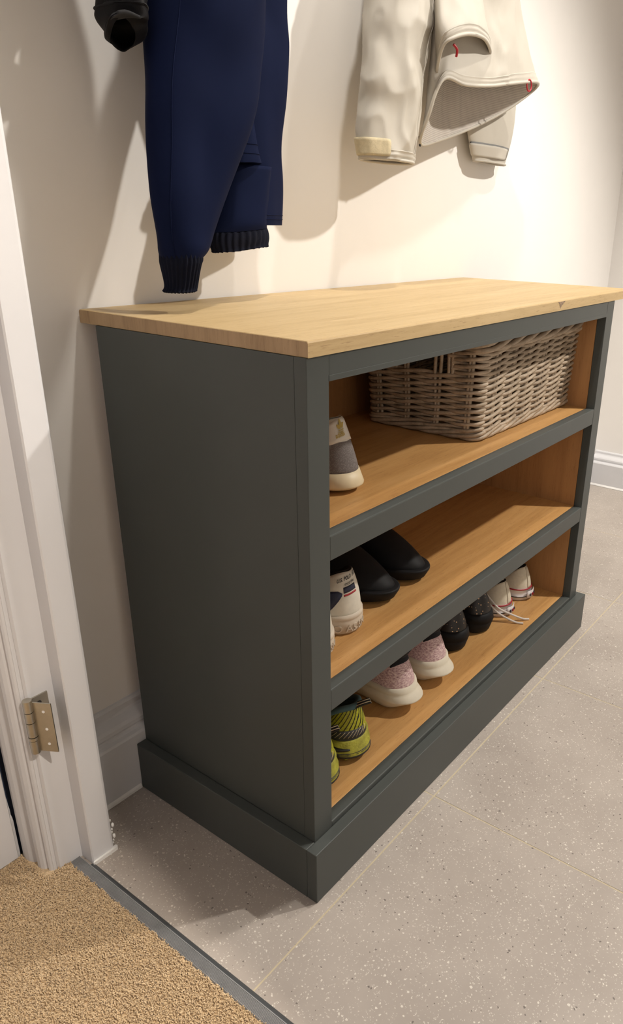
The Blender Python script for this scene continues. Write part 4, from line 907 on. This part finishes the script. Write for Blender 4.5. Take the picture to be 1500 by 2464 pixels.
  [(1.233,0.416,1.291),(1.220,0.424,1.291),(1.182,0.430,1.291),(1.130,0.432,1.291),(1.079,0.430,1.291),(1.041,0.424,1.291),(1.027,0.416,1.291),(1.041,0.408,1.291),(1.079,0.402,1.291),(1.130,0.400,1.291),(1.182,0.402,1.291),(1.220,0.408,1.291)],
 ],
 'white_body': [
  [(0.699,0.328,1.062),(0.679,0.301,1.103),(0.696,0.282,1.163),(0.762,0.275,1.163),(0.857,0.275,1.174),(0.973,0.282,1.195),(1.127,0.308,1.220),(1.190,0.341,1.217),(1.127,0.367,1.174),(1.039,0.380,1.137),(0.933,0.380,1.105),(0.822,0.367,1.079)],
  [(0.702,0.327,1.076),(0.684,0.301,1.116),(0.701,0.282,1.175),(0.760,0.275,1.177),(0.855,0.275,1.187),(0.970,0.282,1.211),(1.107,0.308,1.237),(1.172,0.341,1.235),(1.114,0.367,1.192),(1.027,0.380,1.153),(0.927,0.380,1.121),(0.821,0.367,1.094)],
  [(0.714,0.327,1.149),(0.688,0.301,1.170),(0.718,0.288,1.218),(0.773,0.282,1.227),(0.858,0.282,1.241),(0.964,0.288,1.263),(1.063,0.308,1.286),(1.125,0.341,1.284),(1.090,0.367,1.265),(1.004,0.380,1.244),(0.917,0.380,1.209),(0.813,0.367,1.179)],
  [(0.723,0.327,1.236),(0.695,0.301,1.241),(0.730,0.295,1.278),(0.783,0.288,1.291),(0.860,0.288,1.309),(0.954,0.295,1.332),(1.018,0.308,1.350),(1.079,0.341,1.359),(1.063,0.367,1.359),(0.989,0.380,1.346),(0.905,0.380,1.308),(0.812,0.367,1.269)],
  [(0.720,0.327,1.328),(0.694,0.301,1.325),(0.730,0.295,1.339),(0.776,0.288,1.348),(0.851,0.288,1.365),(0.936,0.295,1.386),(0.986,0.308,1.399),(1.048,0.341,1.418),(1.034,0.367,1.418),(0.980,0.380,1.407),(0.896,0.380,1.388),(0.804,0.367,1.359)],
  [(0.706,0.354,1.475),(0.723,0.331,1.475),(0.767,0.314,1.475),(0.829,0.308,1.475),(0.890,0.314,1.475),(0.935,0.331,1.475),(0.951,0.354,1.475),(0.935,0.377,1.475),(0.890,0.393,1.475),(0.829,0.400,1.475),(0.767,0.393,1.475),(0.723,0.377,1.475)],
  [(0.787,0.373,1.535),(0.796,0.357,1.535),(0.821,0.345,1.535),(0.855,0.341,1.535),(0.889,0.345,1.535),(0.914,0.357,1.535),(0.923,0.373,1.535),(0.914,0.390,1.535),(0.889,0.402,1.535),(0.855,0.406,1.535),(0.821,0.402,1.535),(0.796,0.390,1.535)],
  [(0.855,0.393,1.569),(0.858,0.384,1.569),(0.866,0.377,1.569),(0.877,0.375,1.569),(0.888,0.377,1.569),(0.896,0.384,1.569),(0.898,0.393,1.569),(0.896,0.402,1.569),(0.888,0.409,1.569),(0.877,0.411,1.569),(0.866,0.409,1.569),(0.858,0.402,1.569)],
 ],
 'white_fold': [
  [(0.694,0.295,1.175),(0.668,0.269,1.207),(0.678,0.255,1.220),(0.722,0.249,1.233),(0.786,0.255,1.238),(0.848,0.275,1.231),(0.872,0.295,1.224),(0.861,0.308,1.211),(0.833,0.314,1.199),(0.806,0.321,1.190),(0.776,0.321,1.184),(0.739,0.314,1.178)],
  [(0.690,0.295,1.189),(0.663,0.269,1.218),(0.673,0.255,1.235),(0.720,0.249,1.250),(0.781,0.255,1.254),(0.845,0.275,1.247),(0.873,0.295,1.241),(0.861,0.308,1.230),(0.835,0.314,1.220),(0.804,0.321,1.209),(0.774,0.321,1.201),(0.735,0.314,1.192)],
  [(0.682,0.295,1.225),(0.664,0.275,1.244),(0.688,0.269,1.266),(0.731,0.262,1.283),(0.787,0.269,1.289),(0.832,0.282,1.283),(0.850,0.295,1.281),(0.844,0.308,1.275),(0.825,0.314,1.266),(0.799,0.321,1.255),(0.770,0.321,1.246),(0.728,0.314,1.235)],
  [(0.685,0.301,1.276),(0.677,0.288,1.290),(0.698,0.282,1.306),(0.735,0.275,1.319),(0.789,0.282,1.332),(0.832,0.295,1.337),(0.840,0.301,1.333),(0.829,0.308,1.325),(0.811,0.314,1.315),(0.793,0.321,1.306),(0.764,0.321,1.297),(0.723,0.314,1.285)],
 ],
}

def resample(rings, n, m):
    R = []
    for r in rings:
        P = [Vector(p) for p in r]; k = len(P); out = []
        for i in range(n):
            t = i*k/n; j = int(t); f = t-j
            out.append(cr(P[(j-1) % k], P[j % k], P[(j+1) % k], P[(j+2) % k], f))
        R.append(out)
    rows = []
    for a in range(len(R)-1):
        p0, p1, p2, p3 = R[max(a-1, 0)], R[a], R[a+1], R[min(a+2, len(R)-1)]
        for q in range(m):
            rows.append([cr(p0[i], p1[i], p2[i], p3[i], q/m) for i in range(n)])
    rows.append(R[-1]); return rows
def garment(name, rings, mat, parent, n=72, m=8, fold=None, thick=.0016, close_top=False, top_cut=None, mat_in=None):
    rows = resample(rings, n, m); H = len(rows)
    vs = []
    for j, row in enumerate(rows):
        c = sum(row, Vector())/n
        for i, p in enumerate(row):
            d = Vector((p.x-c.x, p.y-c.y, 0)); l = d.length or 1; d /= l
            o = fold(i/n*2*PI, j/(H-1), p) if fold else 0
            vs.append(p+d*o)
    fs = [(j*n+i, j*n+(i+1) % n, (j+1)*n+(i+1) % n, (j+1)*n+i) for j in range(H-1) for i in range(n)]
    if close_top: fs.append(tuple((H-1)*n+i for i in range(n)))
    mats = [mat]+([mat_in] if mat_in else [])
    o = mesh(name, vs, fs, mats, parent, True)
    pf = o.data.polygons[len(o.data.polygons)//2 if not close_top else 10]; ci = sum((Vector(p) for p in rows[min(H-1, (pf.index//n))]), Vector())/n
    if (pf.center-ci).dot(pf.normal) < 0: o.data.flip_normals()
    md = o.modifiers.new('cloth_thickness', 'SOLIDIFY'); md.thickness = thick; md.offset = -1
    if mat_in: md.material_offset = 1
    return o
def wr(amp, seed, fx=7.0, fz=9.0):
    def f(t, h, p): return amp*(noise.noise(Vector((p.x*fx+seed, p.y*fx, p.z*fz)))*1.2+.5*noise.noise(Vector((p.x*fx*2.6+seed*2, p.y*fx*2.6, p.z*fz*2.2))))
    return f
def hook(parent, x, z):
    v, f = box_vf(x-.014, x+.014, YW*S-.006, YW*S-.0005, z-.05, z+.05); o = mesh('coat_hook', v, f, M['hook'], parent); bevel(o, .002)
    v, f = tube(smooth_path([(x, YW*S-.004, z-.02), (x, YW*S-.045, z-.03), (x, YW*S-.062, z-.005), (x, YW*S-.060, z+.025)], 6), .005, 10)
    mesh('hook_prong', v, f, M['hook'], o, True); return o
# navy jacket
nj = empty('navy_jacket', 'navy blue jacket with ribbed cuffs hanging above the left of the cabinet', 'jacket')
def navy_fold(t, h, p):
    big = .009*math.sin(t*2+h*5)*sstep(.05, .4, h)+.006*math.sin(t*3-h*9+1)*sstep(.3, .6, h)
    return big+wr(.007, 3.0, 5, 6)(t, h, p)*sstep(.02, .3, h)
R_ = GARM['navy_sleeve']
garment('sleeve', R_[3:], M['navy'], nj, fold=navy_fold)
def rib(nr, a): return lambda t, h, p: a*math.cos(nr*t)-.0012*math.sin(h*PI*2)
garment('ribbed_cuff', [R_[0], R_[1], R_[2], R_[3], [tuple(Vector(p)+Vector((0, 0, .012))) for p in R_[3]]], M['navy_rib'], nj, n=216, m=6, fold=rib(27, .0009), thick=.003)
garment('ribbed_cuff', [[tuple(p) for p in r_] for r_ in GARM['navy_cuff'][:3]], M['navy_rib'], nj, n=216, m=6, fold=rib(27, .0011), thick=.003)
garment('back_sleeve', GARM['navy_cuff'][2:], M['navy'], nj, fold=wr(.004, 9))
garment('jacket_body', GARM['navy_body'], M['navy'], nj, fold=lambda t, h, p: .005*math.sin(t*3+h*4)+wr(.008, 5, 5, 5)(t, h, p), n=96)
garment('front_flap', GARM['navy_flap'], M['navy'], nj, fold=wr(.004, 7, 6, 5))
def ring_ridge(name, rings, j, n, m, r, mat, parent, cf, off=.0004):
    row = resample(rings, n, m)[j]; c = sum(row, Vector())/n; P = []
    for i, p in enumerate(row):
        d = Vector((p.x-c.x, p.y-c.y, 0)).normalized(); P.append(p+d*(cf(i/n*2*PI, j/((len(rings)-1)*m), p)+off))
    v, f = tube(P, r, 6, closed=True); mesh(name, v, f, mat, parent, True)
bf = lambda t, h, p: .005*math.sin(t*3+h*4)+wr(.008, 5, 5, 5)(t, h, p)
for j in (5, 7): ring_ridge('hem_stitching', GARM['navy_body'], j, 96, 8, .0006, M['navy'], nj, bf)
ff_ = wr(.004, 7, 6, 5)
for j in (8, 12): ring_ridge('hem_stitching', GARM['navy_flap'], j, 72, 8, .0006, M['navy'], nj, ff_)
rows_ = resample(R_[3:], 72, 8); P = []
for j in range(2, 60):
    c = sum(rows_[j], Vector())/72; p = rows_[j][42]; d = Vector((p.x-c.x, p.y-c.y, 0)).normalized(); P.append(p+d*(navy_fold(42/72*2*PI, j/(len(rows_)-1), p)+.0003))
v, f = tube(P, .0007, 6); mesh('sleeve_crease', v, f, M['navy'], nj, True)
# white jacket
wj = empty('white_jacket', 'off white waterproof jacket with mesh lining and red toggles hanging right of navy jacket', 'jacket')
def crumple(a, sd, k=1.0):
    def f(t, h, p):
        q = Vector((p.x*11+sd, p.y*11, p.z*8))
        r1 = 1-abs(noise.noise(q))*2.2; r2 = 1-abs(noise.noise(q*2.3))*2.2
        return a*(r1*.7+r2*.35-.5)*k
    return f
garment('sleeve', GARM['white_sleeve'], M['cream'], wj, n=110, m=12, fold=crumple(.011, 2), mat_in=M['cream_in'])
garment('right_sleeve', GARM['white_right_sleeve'], M['cream'], wj, n=90, m=10, fold=crumple(.005, 5), mat_in=M['cream_in'])
garment('jacket_body', GARM['white_body'], M['cream'], wj, n=120, m=12, fold=crumple(.008, 8), mat_in=M['mesh_lining'])
garment('front_fold', GARM['white_fold'], M['cream'], wj, n=90, m=12, fold=crumple(.0045, 11), mat_in=M['cream_in'])
def band(name, r0, r1, frac, extra, cf):
    q = [[tuple(Vector(a).lerp(Vector(b), f)) for a, b in zip(r0, r1)] for f in (0, frac*.5, frac)]
    garment(name, q, M['cream'], wj, n=120, m=4, fold=lambda t, h, p: cf(t, h, p)+extra+.0008*math.cos(h*PI*4), mat_in=M['cream_in'])
band('hem_band', GARM['white_body'][0], GARM['white_body'][1], 1.0, .0022, crumple(.008, 8))
band('hem_band', GARM['white_fold'][0], GARM['white_fold'][1], .9, .0020, crumple(.0045, 11))
band('cuff_band', GARM['white_sleeve'][0], GARM['white_sleeve'][1], .8, .0016, crumple(.011, 2))
def seam(rings, idx, cf, lo, hi):
    rows = resample(rings, 110, 12); H = len(rows); P = []
    for j in range(int(H*lo), int(H*hi)):
        c = sum(rows[j], Vector())/110; p = rows[j][idx % 110]; d = Vector((p.x-c.x, p.y-c.y, 0)).normalized(); P.append(p+d*(cf(0, 0, p)+.0002))
    v, f = tube(P, .0017, 6); mesh('seam', v, f, M['cream'], wj, True)
seam(GARM['white_sleeve'], 100, crumple(.011, 2), 0, .9); seam(GARM['white_sleeve'], 97, crumple(.011, 2), 0, .9)
def hem(ring, r, name):
    rr = resample([ring, ring], 90, 1)[0]; v, f = tube([p for p in rr], r, 8, closed=True)
    mesh(name, v, f, M['cream'], wj, True)
hem(GARM['white_body'][0], .0032, 'hem'); hem(GARM['white_fold'][0], .0032, 'hem'); hem(GARM['white_sleeve'][0], .0028, 'cuff_edge'); hem(GARM['white_right_sleeve'][0], .0026, 'cuff_edge')
def on_sleeve(name, rings, cf, i0, i1, z0, z1, off, th, mat, n=110, m=12):
    rows = resample(rings, n, m); ni, nj_ = 14, 6; vs = []
    def pt(fi, z, o):
        k = int(fi); f = fi-k
        def at(i):
            for a, b in zip(rows[:-1], rows[1:]):
                if (a[i % n].z-z)*(b[i % n].z-z) <= 0 and a[i % n].z != b[i % n].z:
                    t = (z-a[i % n].z)/(b[i % n].z-a[i % n].z); c = (sum(a, Vector())/n).lerp(sum(b, Vector())/n, t); return a[i % n].lerp(b[i % n], t), c
            return rows[0][i % n], sum(rows[0], Vector())/n
        p0, c0 = at(k); p1, c1 = at(k+1); p = p0.lerp(p1, f); c = c0.lerp(c1, f); d = Vector((p.x-c.x, p.y-c.y, 0)).normalized()
        return p+d*(cf(0, 0, p)+o)
    for lay in (0, 1):
        for j in range(nj_+1):
            for i in range(ni+1):
                u, v_ = i/ni*2-1, j/nj_*2-1; cu = 1-.04*abs(v_)**6
                vs.append(pt((i0+i1)/2+(i1-i0)/2*u*cu, (z0+z1)/2+(z1-z0)/2*v_*(1-.08*abs(u)**8), off+lay*th))
    K = (ni+1)*(nj_+1); fs = []
    for j in range(nj_):
        for i in range(ni):
            q = (j*(ni+1)+i, j*(ni+1)+i+1, (j+1)*(ni+1)+i+1, (j+1)*(ni+1)+i); fs += [tuple(K+a for a in q), q[::-1]]
    per = list(range(ni+1))+[j*(ni+1)+ni for j in range(1, nj_+1)]+[nj_*(ni+1)+i for i in range(ni-1, -1, -1)]+[j*(ni+1) for j in range(nj_-1, 0, -1)]
    for a, b in zip(per, per[1:]+per[:1]): fs.append((a, b, K+b, K+a))
    return mesh(name, vs, fs, mat, wj, True)
on_sleeve('cuff_tab', GARM['white_sleeve'], crumple(.011, 2), 46, 74, 1.0285, 1.0560, .001, .004, M['velcro'])
on_sleeve('grey_tab_trim', GARM['white_right_sleeve'], crumple(.005, 5), 46, 80, 1.071, 1.098, .0008, .0022, M['grey_trim'], 90, 10)
on_sleeve('cuff_tab', GARM['white_right_sleeve'], crumple(.005, 5), 44, 78.5, 1.069, 1.0945, .0024, .003, M['cream'], 90, 10)
def slab(name, q, th, mat, parent):
    P = [Vector(p) for p in q]; n_ = (P[1]-P[0]).cross(P[3]-P[0]).normalized()
    vs = P+[p+n_*th for p in P]; o = mesh(name, vs, [(0, 1, 2, 3), (7, 6, 5, 4)]+[(i, (i+1) % 4, 4+(i+1) % 4, 4+i) for i in range(4)], mat, parent); bevel(o, th*.3, 1); return o
v, f = tube(smooth_path([(0.6971, 0.2651, 1.2148), (0.705, 0.262, 1.208), (0.7088, 0.2651, 1.1979)], 5), .0022, 8); mesh('red_toggle', v, f, M['red_cord'], wj, True)
v, f = tube([(1.060+.011*math.cos(k*PI/8), 0.292, 1.203+.011*math.sin(k*PI/8)) for k in range(16)], .0016, 8, closed=True); mesh('red_toggle', v, f, M['red_cord'], wj, True)
slab('zip_end', [(0.6905, 0.325, 1.074), (0.694, 0.325, 1.074), (0.698, 0.325, 1.0565), (0.6935, 0.325, 1.0565)], .003, M['ink'], wj)
# black coat
bc = empty('black_coat', 'black nylon coat sleeve end hanging at upper left beside navy jacket', 'coat')
def eu(cx, cy, z, a, d): return [((cx-a*math.cos(k*PI/6))*S, (cy-d*math.sin(k*PI/6))*S, z*S) for k in range(12)]
GARM['black_sleeve'] = GARM['black_sleeve'][:5]+[eu(.125, .515, 1.93, .075, .062), eu(.085, .525, 2.06, .082, .066), eu(.03, .53, 2.22, .085, .07), eu(.0, .54, 2.34, .06, .06)]
garment('sleeve', GARM['black_sleeve'], M['blackcoat'], bc, n=90, m=10, fold=crumple(.007, 14), mat_in=M['black_fabric'])
bb = [[((x0_+(x1_-x0_)*(.5+.5*math.cos(k*PI/6)))*S, (yc+dd*math.sin(k*PI/6))*S, z*S) for k in range(12)] for (x0_, x1_, yc, dd, z) in
      ((-.15, .05, .54, .085, 1.97), (-.15, .07, .54, .09, 2.10), (-.14, .12, .54, .09, 2.3), (-.09, .14, .56, .08, 2.42), (.0, .12, .60, .05, 2.50))]
garment('unseen_coat_body', bb, M['blackcoat'], bc, n=80, m=8, fold=crumple(.008, 17), mat_in=M['black_fabric'])  # unseen bulk above the frame, added to shade the upper-left wall
for root_, key in ((nj, 'navy_body'), (wj, 'white_body')):
    tr = GARM[key][-1]; hook(root_, sum(p[0] for p in tr)/len(tr), sum(p[2] for p in tr)/len(tr)+.012)
hook(bc, .055, 1.60)
